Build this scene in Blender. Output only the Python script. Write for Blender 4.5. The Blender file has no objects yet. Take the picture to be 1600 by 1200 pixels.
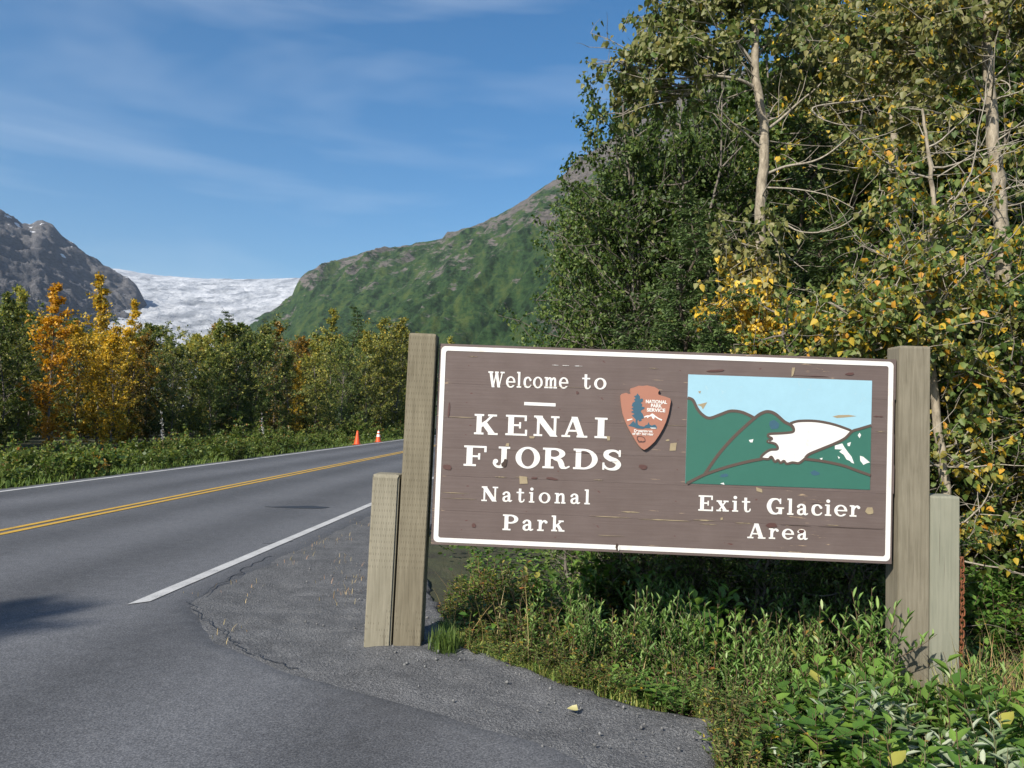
import bpy, bmesh, math, random
import numpy as np
from mathutils import Vector, Matrix

# ------------------------------------------------------------------ camera, sky, sun
SC = bpy.context.scene
COL = SC.collection
R = math.radians
FPX = 1244.0
cam_data = bpy.data.cameras.new('camera')
cam_data.sensor_width = 36.0
cam_data.lens = 36.0 * FPX / 1600.0
cam_data.clip_start = 0.05
cam_data.clip_end = 40000.0
cam = bpy.data.objects.new('camera', cam_data)
COL.objects.link(cam)
CAM_M = Matrix.Rotation(R(92.3), 3, 'X') @ Matrix.Rotation(R(1.45), 3, 'Z')
EYE = Vector((0, 0, 1.6))
cam.matrix_world = Matrix.Translation(EYE) @ CAM_M.to_4x4()
SC.camera = cam

SUN_ELEV, SUN_AZ = 35.0, 37.0            # azimuth: degrees to the left of straight behind the camera
sun_dir = Vector((-math.sin(R(SUN_AZ)) * math.cos(R(SUN_ELEV)), -math.cos(R(SUN_AZ)) * math.cos(R(SUN_ELEV)), math.sin(R(SUN_ELEV))))
sd = bpy.data.lights.new('sun', 'SUN')
sd.energy = 4.9
sd.angle = R(0.55)
sd.color = (1.0, 0.93, 0.82)
sun = bpy.data.objects.new('sun', sd)
sun.rotation_euler = sun_dir.to_track_quat('Z', 'Y').to_euler()
sun.location = (-30, -30, 40)
COL.objects.link(sun)

world = bpy.data.worlds.new('World')
SC.world = world
world.use_nodes = True
wn, wl = world.node_tree.nodes, world.node_tree.links
wn.clear()
wo = wn.new('ShaderNodeOutputWorld')
bg = wn.new('ShaderNodeBackground')
sky = wn.new('ShaderNodeTexSky')
sky.sky_type = 'NISHITA'
sky.sun_disc = False
sky.sun_elevation = R(SUN_ELEV)
sky.sun_rotation = math.atan2(sun_dir.x, sun_dir.y)
sky.altitude = 100
sky.air_density = 1.0
sky.dust_density = 1.0
sky.ozone_density = 2.5
bg.inputs['Strength'].default_value = 0.092
# thin cirrus: streaky noise on the sky direction, all round the dome
tc = wn.new('ShaderNodeTexCoord')
mp = wn.new('ShaderNodeMapping')
mp.inputs['Rotation'].default_value = (0.0, R(-13), R(20))
mp.inputs['Location'].default_value = (2.3, 1.4, 0.9)
mp.inputs['Scale'].default_value = (1.0, 1.4, 6.0)
nz = wn.new('ShaderNodeTexNoise')
nz.inputs['Scale'].default_value = 1.3
nz.inputs['Detail'].default_value = 4
nz.inputs['Roughness'].default_value = 0.55
nz.inputs['Distortion'].default_value = 0.4
rp = wn.new('ShaderNodeMapRange')
rp.inputs['From Min'].default_value = 0.47
rp.inputs['From Max'].default_value = 0.75
rp.inputs['To Max'].default_value = 0.30
mx = wn.new('ShaderNodeMix')
mx.data_type = 'RGBA'
mx.inputs['B'].default_value = (6.6, 7.2, 8.0, 1)
hs = wn.new('ShaderNodeHueSaturation')
hs.inputs['Saturation'].default_value = 1.36
hs.inputs['Hue'].default_value = 0.498
wl.new(tc.outputs['Generated'], mp.inputs['Vector'])
wl.new(mp.outputs[0], nz.inputs['Vector'])
wl.new(nz.outputs[0], rp.inputs['Value'])
wl.new(rp.outputs[0], mx.inputs['Factor'])
wl.new(sky.outputs[0], hs.inputs['Color'])
wl.new(hs.outputs[0], mx.inputs['A'])
wl.new(mx.outputs['Result'], bg.inputs['Color'])
wl.new(bg.outputs[0], wo.inputs['Surface'])

SC.view_settings.view_transform = 'Standard'
SC.view_settings.look = 'None'
SC.view_settings.gamma = 1
SC.view_settings.exposure = 0.64
SC.render.engine = 'CYCLES'
SC.cycles.max_bounces = 6
SC.cycles.diffuse_bounces = 2
SC.cycles.glossy_bounces = 2
SC.cycles.transmission_bounces = 3
SC.cycles.volume_bounces = 0
SC.cycles.use_denoising = True

# ------------------------------------------------------------------ helpers
def at(px, py, Y):
    """world point at forward distance Y that the photograph shows at (px, py)"""
    d = CAM_M @ Vector(((px - 800) / FPX, -(py - 600) / FPX, -1))
    return EYE + d * (Y / d.y)

def tag(o, label=None, cat=None, group=None, kind=None):
    if label: o['label'] = label
    if cat: o['category'] = cat
    if group: o['group'] = group
    if kind: o['kind'] = kind
    return o

def link(name, data, parent=None, mat=None):
    o = bpy.data.objects.new(name, data)
    COL.objects.link(o)
    if parent: o.parent = parent
    if mat and data is not None and not data.materials: data.materials.append(mat)
    return o

def empty(name, loc=(0, 0, 0), rz=0.0):
    o = bpy.data.objects.new(name, None)
    o.empty_display_size = 0.2
    o.location = loc
    o.rotation_euler = (0, 0, rz)
    COL.objects.link(o)
    return o

def copy_tree(o, parent=None):
    c = o.copy()
    COL.objects.link(c)
    c.parent = parent
    for ch in o.children:
        copy_tree(ch, c)
    return c

def mesh_np(name, V, F4=None, F3=None, smooth=False, fattr=None):
    """mesh from numpy arrays; quads F4 and triangles F3"""
    me = bpy.data.meshes.new(name)
    V = np.ascontiguousarray(V, dtype=np.float32)
    me.vertices.add(len(V))
    me.vertices.foreach_set('co', V.ravel())
    loops, starts, n = [], [], 0
    if F4 is not None and len(F4):
        F4 = np.asarray(F4, dtype=np.int32)
        loops.append(F4.ravel()); starts.append(np.arange(len(F4), dtype=np.int32) * 4); n = len(F4) * 4
    if F3 is not None and len(F3):
        F3 = np.asarray(F3, dtype=np.int32)
        loops.append(F3.ravel()); starts.append(np.arange(len(F3), dtype=np.int32) * 3 + n)
    L = np.concatenate(loops); S = np.concatenate(starts)
    me.loops.add(len(L)); me.loops.foreach_set('vertex_index', L)
    me.polygons.add(len(S)); me.polygons.foreach_set('loop_start', S)
    if fattr is not None:
        a = me.attributes.new('tint', 'FLOAT', 'FACE')
        a.data.foreach_set('value', np.asarray(fattr, dtype=np.float32))
    me.update(calc_edges=True)
    me.validate()
    if smooth:
        me.polygons.foreach_set('use_smooth', np.ones(len(S), dtype=bool))
    return me

def bm_mesh(name, bm, smooth=False):
    me = bpy.data.meshes.new(name)
    bm.to_mesh(me); bm.free()
    if smooth:
        for p in me.polygons: p.use_smooth = True
    return me

def box_mesh(name, sx, sy, sz, bevel=0.0, seg=1, origin=(0, 0, 0)):
    bm = bmesh.new()
    bmesh.ops.create_cube(bm, size=1.0)
    bmesh.ops.scale(bm, vec=(sx, sy, sz), verts=bm.verts)
    bmesh.ops.translate(bm, vec=origin, verts=bm.verts)
    if bevel > 0:
        bmesh.ops.bevel(bm, geom=list(bm.edges), offset=bevel, segments=seg, affect='EDGES', profile=0.5)
    return bm_mesh(name, bm)

# value noise
def _h(ix, iy, seed):
    n = (ix.astype(np.int64) * 374761393 + iy.astype(np.int64) * 668265263 + seed * 982451653) & 0x7fffffff
    n = ((n ^ (n >> 13)) * 1274126177) & 0x7fffffff
    return ((n ^ (n >> 16)) & 0xffff) / 65535.0

def vnoise(x, y, seed=0):
    x = np.asarray(x, float); y = np.asarray(y, float)
    ix, iy = np.floor(x), np.floor(y)
    fx, fy = x - ix, y - iy
    fx = fx * fx * (3 - 2 * fx); fy = fy * fy * (3 - 2 * fy)
    a, b = _h(ix, iy, seed), _h(ix + 1, iy, seed)
    c, d = _h(ix, iy + 1, seed), _h(ix + 1, iy + 1, seed)
    return (a + (b - a) * fx) * (1 - fy) + (c + (d - c) * fx) * fy

def fbm(x, y, octv=5, seed=0, ridged=False):
    s, a, t = 0.0, 1.0, 0.0
    for i in range(octv):
        v = vnoise(np.asarray(x) * 2 ** i, np.asarray(y) * 2 ** i, seed + i * 17)
        if ridged: v = 1 - np.abs(2 * v - 1)
        s = s + a * v; t += a; a *= 0.5
    return s / t

def sstep(a, b, x):
    t = np.clip((np.asarray(x, float) - a) / (b - a), 0, 1)
    return t * t * (3 - 2 * t)

# ------------------------------------------------------------------ materials
MATS = {}
def new_mat(name):
    m = bpy.data.materials.new(name)
    m.use_nodes = True
    nt = m.node_tree
    b = nt.nodes['Principled BSDF']
    MATS[name] = m
    return m, nt.nodes, nt.links, b

def N(nodes, kind, **kw):
    n = nodes.new(kind)
    for k, v in kw.items():
        if k in n.inputs: n.inputs[k].default_value = v
        else: setattr(n, k, v)
    return n

def ramp(nodes, stops, interp='LINEAR'):
    r = nodes.new('ShaderNodeValToRGB')
    cr = r.color_ramp
    cr.interpolation = interp
    while len(cr.elements) < len(stops): cr.elements.new(0.5)
    for e, (p, c) in zip(cr.elements, stops):
        e.position = p
        e.color = (c[0], c[1], c[2], 1)
    return r

def coords(nodes, links, scale=(1, 1, 1), rot=(0, 0, 0), which='Object'):
    t = nodes.new('ShaderNodeTexCoord')
    m = nodes.new('ShaderNodeMapping')
    m.inputs['Scale'].default_value = scale
    m.inputs['Rotation'].default_value = rot
    links.new(t.outputs[which], m.inputs['Vector'])
    return m

def noise(nodes, links, vec, scale, detail=4, rough=0.55, dist=0.0):
    n = nodes.new('ShaderNodeTexNoise')
    n.inputs['Scale'].default_value = scale
    n.inputs['Detail'].default_value = detail
    n.inputs['Roughness'].default_value = rough
    n.inputs['Distortion'].default_value = dist
    links.new(vec.outputs[0], n.inputs['Vector'])
    return n

def mixc(nodes, links, fac, a, b, blend='MIX'):
    m = nodes.new('ShaderNodeMix')
    m.data_type = 'RGBA'; m.blend_type = blend
    for key, v in (('Factor', fac), ('A', a), ('B', b)):
        if isinstance(v, (int, float)): m.inputs[key].default_value = v
        elif isinstance(v, tuple): m.inputs[key].default_value = (v[0], v[1], v[2], 1)
        else: links.new(v, m.inputs[key])
    return m

def math_n(nodes, links, op, a, b=None):
    m = nodes.new('ShaderNodeMath'); m.operation = op
    for i, v in enumerate((a, b)):
        if v is None: continue
        if isinstance(v, (int, float)): m.inputs[i].default_value = v
        else: links.new(v, m.inputs[i])
    return m.outputs[0]

def bump(nodes, links, h, bsdf, strength=0.3, dist=0.01, prev=None):
    b = nodes.new('ShaderNodeBump')
    b.inputs['Strength'].default_value = strength
    b.inputs['Distance'].default_value = dist
    links.new(h, b.inputs['Height'])
    if prev: links.new(prev.outputs[0], b.inputs['Normal'])
    links.new(b.outputs[0], bsdf.inputs['Normal'])
    return b

def mat_leaf(name, stops, rough=0.5, trans=0.30, interp='LINEAR', gain=1.4):
    m, nd, ln, b = new_mat(name)
    a = N(nd, 'ShaderNodeAttribute', attribute_name='tint')
    r = ramp(nd, [(q, tuple(min(0.75, gain * v) for v in c)) for q, c in stops], interp)
    ln.new(a.outputs['Fac'], r.inputs[0])
    oi = nd.new('ShaderNodeObjectInfo')
    hv = nd.new('ShaderNodeHueSaturation')
    mr = N(nd, 'ShaderNodeMapRange'); mr.inputs['To Min'].default_value = 0.8; mr.inputs['To Max'].default_value = 1.2
    ln.new(oi.outputs['Random'], mr.inputs['Value'])
    ln.new(mr.outputs[0], hv.inputs['Value'])
    ln.new(r.outputs[0], hv.inputs['Color'])
    ln.new(hv.outputs[0], b.inputs['Base Color'])
    b.inputs['Roughness'].default_value = rough
    b.inputs['Specular IOR Level'].default_value = 0.35
    tr = nd.new('ShaderNodeBsdfTranslucent')
    hs2 = nd.new('ShaderNodeHueSaturation'); hs2.inputs['Value'].default_value = 1.5; hs2.inputs['Saturation'].default_value = 1.1
    ln.new(hv.outputs[0], hs2.inputs['Color'])
    ln.new(hs2.outputs[0], tr.inputs['Color'])
    ms = nd.new('ShaderNodeMixShader'); ms.inputs[0].default_value = trans
    ln.new(b.outputs[0], ms.inputs[1]); ln.new(tr.outputs[0], ms.inputs[2])
    ln.new(ms.outputs[0], nd['Material Output'].inputs['Surface'])
    return m

G1, G2, G3 = (0.022, 0.043, 0.010), (0.050, 0.082, 0.017), (0.095, 0.130, 0.030)
OL1, OL2 = (0.075, 0.085, 0.022), (0.13, 0.13, 0.045)
Y1, Y2, O1, O2 = (0.30, 0.19, 0.022), (0.42, 0.28, 0.03), (0.38, 0.14, 0.015), (0.45, 0.20, 0.02)
mat_leaf('leaf_alder', [(0, G1), (0.5, G2), (0.93, G3), (1, OL2)], gain=1.55)
mat_leaf('leaf_cottonwood', [(0, G2), (0.25, OL1), (0.55, OL2), (0.72, (0.17, 0.16, 0.07)), (0.85, (0.24, 0.19, 0.04)), (1, Y2)], gain=1.65)
mat_leaf('leaf_turning', [(0, G1), (0.35, G2), (0.55, G3), (0.72, OL2), (0.84, (0.26, 0.20, 0.025)), (0.97, (0.34, 0.23, 0.02)), (1, (0.34, 0.17, 0.02))], gain=1.6)
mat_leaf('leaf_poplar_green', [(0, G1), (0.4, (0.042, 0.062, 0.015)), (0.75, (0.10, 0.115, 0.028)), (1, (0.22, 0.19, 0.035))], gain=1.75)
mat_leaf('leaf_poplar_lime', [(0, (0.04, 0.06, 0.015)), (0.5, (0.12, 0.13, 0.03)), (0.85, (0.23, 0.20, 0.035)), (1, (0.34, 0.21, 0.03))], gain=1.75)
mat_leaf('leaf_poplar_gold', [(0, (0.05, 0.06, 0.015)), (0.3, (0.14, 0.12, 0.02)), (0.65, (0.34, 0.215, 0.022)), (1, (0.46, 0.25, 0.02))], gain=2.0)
mat_leaf('leaf_poplar_orange', [(0, (0.06, 0.055, 0.013)), (0.3, (0.22, 0.115, 0.015)), (0.65, (0.44, 0.19, 0.016)), (1, (0.48, 0.26, 0.02))], gain=2.0)
mat_leaf('leaf_rust', [(0, (0.03, 0.045, 0.012)), (0.35, (0.07, 0.075, 0.02)), (0.7, (0.20, 0.12, 0.02)), (1, (0.34, 0.15, 0.02))], gain=1.5)
mat_leaf('leaf_willow', [(0, (0.028, 0.07, 0.014)), (0.5, (0.065, 0.125, 0.024)), (0.8, (0.125, 0.185, 0.05)), (0.95, (0.30, 0.33, 0.20)), (1, (0.3, 0.22, 0.03))], gain=1.55)
mat_leaf('leaf_broad', [(0, (0.022, 0.058, 0.012)), (0.5, (0.052, 0.105, 0.017)), (0.85, (0.10, 0.165, 0.028)), (0.95, (0.17, 0.19, 0.05)), (1, (0.36, 0.24, 0.02))], gain=1.5, rough=0.42)
mat_leaf('leaf_silver', [(0, (0.06, 0.12, 0.03)), (0.45, (0.11, 0.17, 0.06)), (0.75, (0.20, 0.24, 0.15)), (1, (0.31, 0.34, 0.25))])
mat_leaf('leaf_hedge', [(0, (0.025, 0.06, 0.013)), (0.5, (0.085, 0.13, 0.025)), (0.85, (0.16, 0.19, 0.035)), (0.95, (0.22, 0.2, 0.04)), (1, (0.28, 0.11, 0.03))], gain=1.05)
mat_leaf('needle', [(0, (0.022, 0.042, 0.015)), (0.5, (0.045, 0.07, 0.022)), (1, (0.09, 0.115, 0.04))], trans=0.15, gain=1.9)
mat_leaf('grass_green', [(0, (0.05, 0.09, 0.02)), (0.6, (0.12, 0.17, 0.035)), (1, (0.28, 0.26, 0.08))], trans=0.2)
mat_leaf('grass_dry', [(0, (0.16, 0.13, 0.05)), (0.5, (0.30, 0.23, 0.10)), (1, (0.30, 0.16, 0.08))], trans=0.15)
mat_leaf('seed_fluff', [(0, (0.3, 0.28, 0.24)), (1, (0.62, 0.6, 0.55))], trans=0.3)
mat_leaf('fallen_leaf', [(0, (0.40, 0.36, 0.14)), (1, (0.45, 0.42, 0.22))], trans=0.1, gain=1.0)

def mat_bark(name, c1, c2, scale=14):
    m, nd, ln, b = new_mat(name)
    mp_ = coords(nd, ln, (1, 1, 0.35))
    n1 = noise(nd, ln, mp_, scale, 6, 0.65)
    r = ramp(nd, [(0.3, c1), (0.7, c2)])
    ln.new(n1.outputs[0], r.inputs[0])
    ln.new(r.outputs[0], b.inputs['Base Color'])
    b.inputs['Roughness'].default_value = 0.85
    bump(nd, ln, n1.outputs[0], b, 0.6, 0.01)
    return m
mat_bark('bark_pale', (0.10, 0.082, 0.055), (0.40, 0.345, 0.26), 22)
mat_bark('bark_twig', (0.15, 0.13, 0.10), (0.40, 0.36, 0.29), 30)
mat_bark('bark_grey', (0.06, 0.052, 0.043), (0.20, 0.175, 0.145))
mat_bark('bark_dark', (0.03, 0.022, 0.015), (0.09, 0.07, 0.05))
mat_bark('stem_brown', (0.07, 0.045, 0.025), (0.17, 0.11, 0.06), 60)
mat_bark('stem_green', (0.10, 0.11, 0.05), (0.2, 0.19, 0.10), 60)

# asphalt
def mat_asphalt():
    m, nd, ln, b = new_mat('asphalt')
    mp_ = coords(nd, ln)
    fine = noise(nd, ln, mp_, 105, 3, 0.8)
    mid = noise(nd, ln, mp_, 9, 4, 0.6)
    big = noise(nd, ln, mp_, 0.6, 3, 0.5)
    base = ramp(nd, [(0.30, (0.030, 0.032, 0.036)), (0.5, (0.086, 0.089, 0.096)), (0.70, (0.185, 0.187, 0.192))])
    ln.new(fine.outputs[0], base.inputs[0])
    # wheel paths, rubbed darker, run along the lane (object x = across the road)
    sx = nd.new('ShaderNodeSeparateXYZ')
    rot = coords(nd, ln, rot=(0, 0, R(4.6)))
    wob = coords(nd, ln, (1, 0.06, 1), (0, 0, R(4.6)))
    wn_ = noise(nd, ln, wob, 0.9, 3, 0.6)
    ln.new(rot.outputs[0], sx.inputs[0])
    f = math_n(nd, ln, 'MULTIPLY', sx.outputs[0], 2 * math.pi / 1.75)
    f = math_n(nd, ln, 'ADD', f, 2.2)
    s = math_n(nd, ln, 'SINE', f)
    s = math_n(nd, ln, 'MULTIPLY', s, wn_.outputs[0])
    s = math_n(nd, ln, 'MULTIPLY', s, 0.36)
    s2 = math_n(nd, ln, 'MULTIPLY', math_n(nd, ln, 'SUBTRACT', big.outputs[0], 0.5), 0.45)
    s3 = math_n(nd, ln, 'MULTIPLY', math_n(nd, ln, 'SUBTRACT', mid.outputs[0], 0.5), 0.55)
    val = math_n(nd, ln, 'ADD', math_n(nd, ln, 'ADD', math_n(nd, ln, 'ADD', 1.0, s), s2), s3)
    hv = nd.new('ShaderNodeHueSaturation')
    ln.new(val, hv.inputs['Value']); ln.new(base.outputs[0], hv.inputs['Color'])
    ln.new(hv.outputs[0], b.inputs['Base Color'])
    b.inputs['Roughness'].default_value = 0.8
    b.inputs['Specular IOR Level'].default_value = 0.3
    p = bump(nd, ln, fine.outputs[0], b, 0.5, 0.004)
    bump(nd, ln, mid.outputs[0], b, 0.25, 0.01, p)
mat_asphalt()

def mat_gravel():
    m, nd, ln, b = new_mat('gravel')
    mp_ = coords(nd, ln)
    v = N(nd, 'ShaderNodeTexVoronoi', Scale=150.0)
    ln.new(mp_.outputs[0], v.inputs['Vector'])
    v2 = N(nd, 'ShaderNodeTexVoronoi', Scale=60.0)
    ln.new(mp_.outputs[0], v2.inputs['Vector'])
    n1 = noise(nd, ln, mp_, 3.0, 6, 0.65)
    bw = nd.new('ShaderNodeRGBToBW'); ln.new(v.outputs['Color'], bw.inputs[0])
    r = ramp(nd, [(0.1, (0.06, 0.062, 0.066)), (0.55, (0.112, 0.115, 0.12)), (0.93, (0.185, 0.187, 0.19)), (1, (0.28, 0.28, 0.28))])
    ln.new(bw.outputs[0], r.inputs[0])
    r2 = ramp(nd, [(0.3, (0.78, 0.78, 0.78)), (0.7, (1.3, 1.29, 1.27))])
    ln.new(n1.outputs[0], r2.inputs[0])
    mm = mixc(nd, ln, 1.0, r.outputs[0], r2.outputs[0], 'MULTIPLY')
    ln.new(mm.outputs['Result'], b.inputs['Base Color'])
    b.inputs['Roughness'].default_value = 0.9
    b.inputs['Specular IOR Level'].default_value = 0.2
    p = bump(nd, ln, v.outputs['Distance'], b, 0.7, 0.008)
    p = bump(nd, ln, v2.outputs['Distance'], b, 0.45, 0.012, p)
    bump(nd, ln, n1.outputs[0], b, 0.5, 0.03, p)
mat_gravel()

def mat_soil():
    m, nd, ln, b = new_mat('soil')
    mp_ = coords(nd, ln)
    n1 = noise(nd, ln, mp_, 2.2, 7, 0.65)
    n2 = noise(nd, ln, mp_, 30, 4, 0.7)
    r = ramp(nd, [(0.3, (0.022, 0.019, 0.013)), (0.55, (0.045, 0.05, 0.02)), (0.75, (0.075, 0.065, 0.035))])
    ln.new(n1.outputs[0], r.inputs[0])
    ln.new(r.outputs[0], b.inputs['Base Color'])
    b.inputs['Roughness'].default_value = 0.95
    bump(nd, ln, n2.outputs[0], b, 0.8, 0.03)
mat_soil()

def mat_paint(name, c, worn):
    m, nd, ln, b = new_mat(name)
    mp_ = coords(nd, ln)
    n1 = noise(nd, ln, mp_, 60, 5, 0.75)
    n2 = noise(nd, ln, mp_, 4, 4, 0.6)
    s = math_n(nd, ln, 'ADD', math_n(nd, ln, 'MULTIPLY', n1.outputs[0], 0.6), math_n(nd, ln, 'MULTIPLY', n2.outputs[0], 0.4))
    r = ramp(nd, [(0.34, (0.1, 0.1, 0.105)), (0.42, tuple(0.75 * q for q in c)), (0.6, c)])
    ln.new(s, r.inputs[0])
    ln.new(r.outputs[0], b.inputs['Base Color'])
    b.inputs['Roughness'].default_value = 0.7
    bump(nd, ln, n1.outputs[0], b, 0.3, 0.003)
mat_paint('paint_white_line', (0.50, 0.50, 0.49), 0.4)
mat_paint('paint_yellow_line', (0.55, 0.33, 0.035), 0.4)

# weathered brown sign paint; knots, cracks and chips down to pale wood
def mat_sign():
    m, nd, ln, b = new_mat('sign_brown')
    mp_ = coords(nd, ln)
    grain = coords(nd, ln, (0.5, 1, 16))
    g = noise(nd, ln, grain, 6, 5, 0.6, 0.3)
    n1 = noise(nd, ln, mp_, 5, 5, 0.6)
    base = ramp(nd, [(0.3, (0.098, 0.073, 0.066)), (0.7, (0.134, 0.104, 0.096))])
    ln.new(math_n(nd, ln, 'ADD', math_n(nd, ln, 'MULTIPLY', g.outputs[0], 0.45), math_n(nd, ln, 'MULTIPLY', n1.outputs[0], 0.55)), base.inputs[0])
    # chips along the grain
    ch = coords(nd, ln, (2.2, 1, 34))
    cn = noise(nd, ln, ch, 2.0, 6, 0.7)
    cm = noise(nd, ln, mp_, 1.6, 2, 0.5)
    cs = math_n(nd, ln, 'MULTIPLY', cn.outputs[0], math_n(nd, ln, 'ADD', 0.45, cm.outputs[0]))
    cr_ = ramp(nd, [(0.675, (0, 0, 0)), (0.71, (1, 1, 1))])
    ln.new(cs, cr_.inputs[0])
    m1 = mixc(nd, ln, cr_.outputs[0], base.outputs[0], (0.42, 0.31, 0.19))
    # reddish primer knots
    v = N(nd, 'ShaderNodeTexNoise', Scale=13.0, Detail=2.0)
    ln.new(coords(nd, ln, (1, 1, 1.8)).outputs[0], v.inputs['Vector'])
    kr = ramp(nd, [(0.735, (0, 0, 0)), (0.77, (1, 1, 1))])
    ln.new(v.outputs[0], kr.inputs[0])
    m2 = mixc(nd, ln, kr.outputs[0], m1.outputs['Result'], (0.085, 0.028, 0.024))
    ln.new(m2.outputs['Result'], b.inputs['Base Color'])
    b.inputs['Roughness'].default_value = 0.55
    b.inputs['Specular IOR Level'].default_value = 0.3
    p = bump(nd, ln, g.outputs[0], b, 0.25, 0.004)
    bump(nd, ln, cr_.outputs[0], b, -0.5, 0.003, p)
mat_sign()

def mat_signpaint(name, c, dirt=(0.5, 0.42, 0.3), lo=0.26):
    m, nd, ln, b = new_mat(name)
    mp_ = coords(nd, ln, (1, 1, 3))
    n1 = noise(nd, ln, mp_, 16, 6, 0.7)
    n2 = noise(nd, ln, mp_, 3, 4, 0.6)
    r = ramp(nd, [(lo, tuple(0.55 * q + 0.45 * d for q, d in zip(c, dirt))), (lo + 0.08, tuple(0.93 * q for q in c)), (0.7, c)])
    ln.new(math_n(nd, ln, 'ADD', math_n(nd, ln, 'MULTIPLY', n1.outputs[0], 0.5), math_n(nd, ln, 'MULTIPLY', n2.outputs[0], 0.5)), r.inputs[0])
    ln.new(r.outputs[0], b.inputs['Base Color'])
    b.inputs['Roughness'].default_value = 0.5
    bump(nd, ln, n1.outputs[0], b, 0.2, 0.003)
mat_signpaint('sign_white', (0.70, 0.695, 0.67), lo=0.38)
mat_signpaint('sign_green', (0.030, 0.128, 0.094), (0.02, 0.09, 0.12), lo=0.34)
mat_signpaint('sign_sky', (0.29, 0.49, 0.585), (0.42, 0.5, 0.5), lo=0.34)
mat_signpaint('sign_groove', (0.085, 0.06, 0.048), (0.25, 0.15, 0.1))
mat_signpaint('plaque_red', (0.34, 0.15, 0.10), (0.3, 0.14, 0.1))
mat_signpaint('plaque_blue', (0.035, 0.095, 0.14), (0.1, 0.15, 0.17))
mat_signpaint('chip_tan', (0.31, 0.25, 0.155), (0.16, 0.12, 0.08), lo=0.40)
mat_signpaint('chip_dark', (0.045, 0.028, 0.02), (0.12, 0.07, 0.04))
mat_signpaint('knot_red', (0.085, 0.040, 0.034), (0.2, 0.1, 0.07))

def mat_post(name, c1, c2, incised):
    m, nd, ln, b = new_mat(name)
    gr = coords(nd, ln, (9, 9, 0.5))
    g = noise(nd, ln, gr, 6, 6, 0.65, 0.4)
    n2 = noise(nd, ln, coords(nd, ln, (1, 1, 0.6)), 3.2, 4, 0.6)
    r = ramp(nd, [(0.3, c1), (0.72, c2)])
    ln.new(math_n(nd, ln, 'ADD', math_n(nd, ln, 'MULTIPLY', g.outputs[0], 0.6), math_n(nd, ln, 'MULTIPLY', n2.outputs[0], 0.4)), r.inputs[0])
    ck = noise(nd, ln, coords(nd, ln, (26, 26, 0.42)), 2.6, 3, 0.55, 0.15)
    ckr = ramp(nd, [(0.655, (0, 0, 0)), (0.70, (1, 1, 1))])
    ln.new(ck.outputs[0], ckr.inputs[0])
    kn = noise(nd, ln, coords(nd, ln, (1, 1, 0.45)), 9, 1, 0.4)
    knr = ramp(nd, [(0.74, (0, 0, 0)), (0.80, (1, 1, 1))])
    ln.new(kn.outputs[0], knr.inputs[0])
    c_1 = mixc(nd, ln, math_n(nd, ln, 'MULTIPLY', ckr.outputs[0], 0.7), r.outputs[0], (0.05, 0.04, 0.028))
    c_2 = mixc(nd, ln, math_n(nd, ln, 'MULTIPLY', knr.outputs[0], 0.6), c_1.outputs['Result'], (0.08, 0.055, 0.032))
    col = c_2.outputs['Result']
    p0 = bump(nd, ln, ckr.outputs[0], b, -0.6, 0.006)
    p = bump(nd, ln, g.outputs[0], b, 0.35, 0.004, p0)
    if incised:
        sp = nd.new('ShaderNodeSeparateXYZ')
        wob = noise(nd, ln, coords(nd, ln), 11, 2, 0.5)
        t = nd.new('ShaderNodeTexCoord'); ln.new(t.outputs['Object'], sp.inputs[0])
        row = math_n(nd, ln, 'DIVIDE', sp.outputs[2], 0.042)
        rowi = math_n(nd, ln, 'FLOOR', row)
        rf = math_n(nd, ln, 'ABSOLUTE', math_n(nd, ln, 'SUBTRACT', math_n(nd, ln, 'FRACT', row), 0.5))
        xy = math_n(nd, ln, 'ADD', sp.outputs[0], sp.outputs[1])
        cx = math_n(nd, ln, 'ADD', math_n(nd, ln, 'DIVIDE', xy, 0.017), math_n(nd, ln, 'MULTIPLY', rowi, 0.5))
        cx = math_n(nd, ln, 'ADD', cx, math_n(nd, ln, 'MULTIPLY', wob.outputs[0], 0.5))
        cf = math_n(nd, ln, 'ABSOLUTE', math_n(nd, ln, 'SUBTRACT', math_n(nd, ln, 'FRACT', cx), 0.5))
        k = math_n(nd, ln, 'MULTIPLY', math_n(nd, ln, 'LESS_THAN', rf, 0.19), math_n(nd, ln, 'LESS_THAN', cf, 0.085))
        k = math_n(nd, ln, 'MULTIPLY', k, math_n(nd, ln, 'MULTIPLY', math_n(nd, ln, 'GREATER_THAN', n2.outputs[0], 0.44), 0.5))
        mm = mixc(nd, ln, k, col, (0.045, 0.034, 0.02))
        col = mm.outputs['Result']
        inv = math_n(nd, ln, 'SUBTRACT', 1.0, k)
        bump(nd, ln, inv, b, 0.5, 0.004, p)
    ln.new(col, b.inputs['Base Color'])
    b.inputs['Roughness'].default_value = 0.85
    b.inputs['Specular IOR Level'].default_value = 0.25
mat_post('post_wood', (0.105, 0.090, 0.060), (0.235, 0.208, 0.148), True)
mat_post('post_wood_pale', (0.155, 0.142, 0.102), (0.30, 0.275, 0.21), True)
mat_post('post_wood_smooth', (0.11, 0.097, 0.068), (0.245, 0.22, 0.165), False)
mat_post('post_wood_grey', (0.165, 0.172, 0.13), (0.27, 0.265, 0.205), False)

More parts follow.
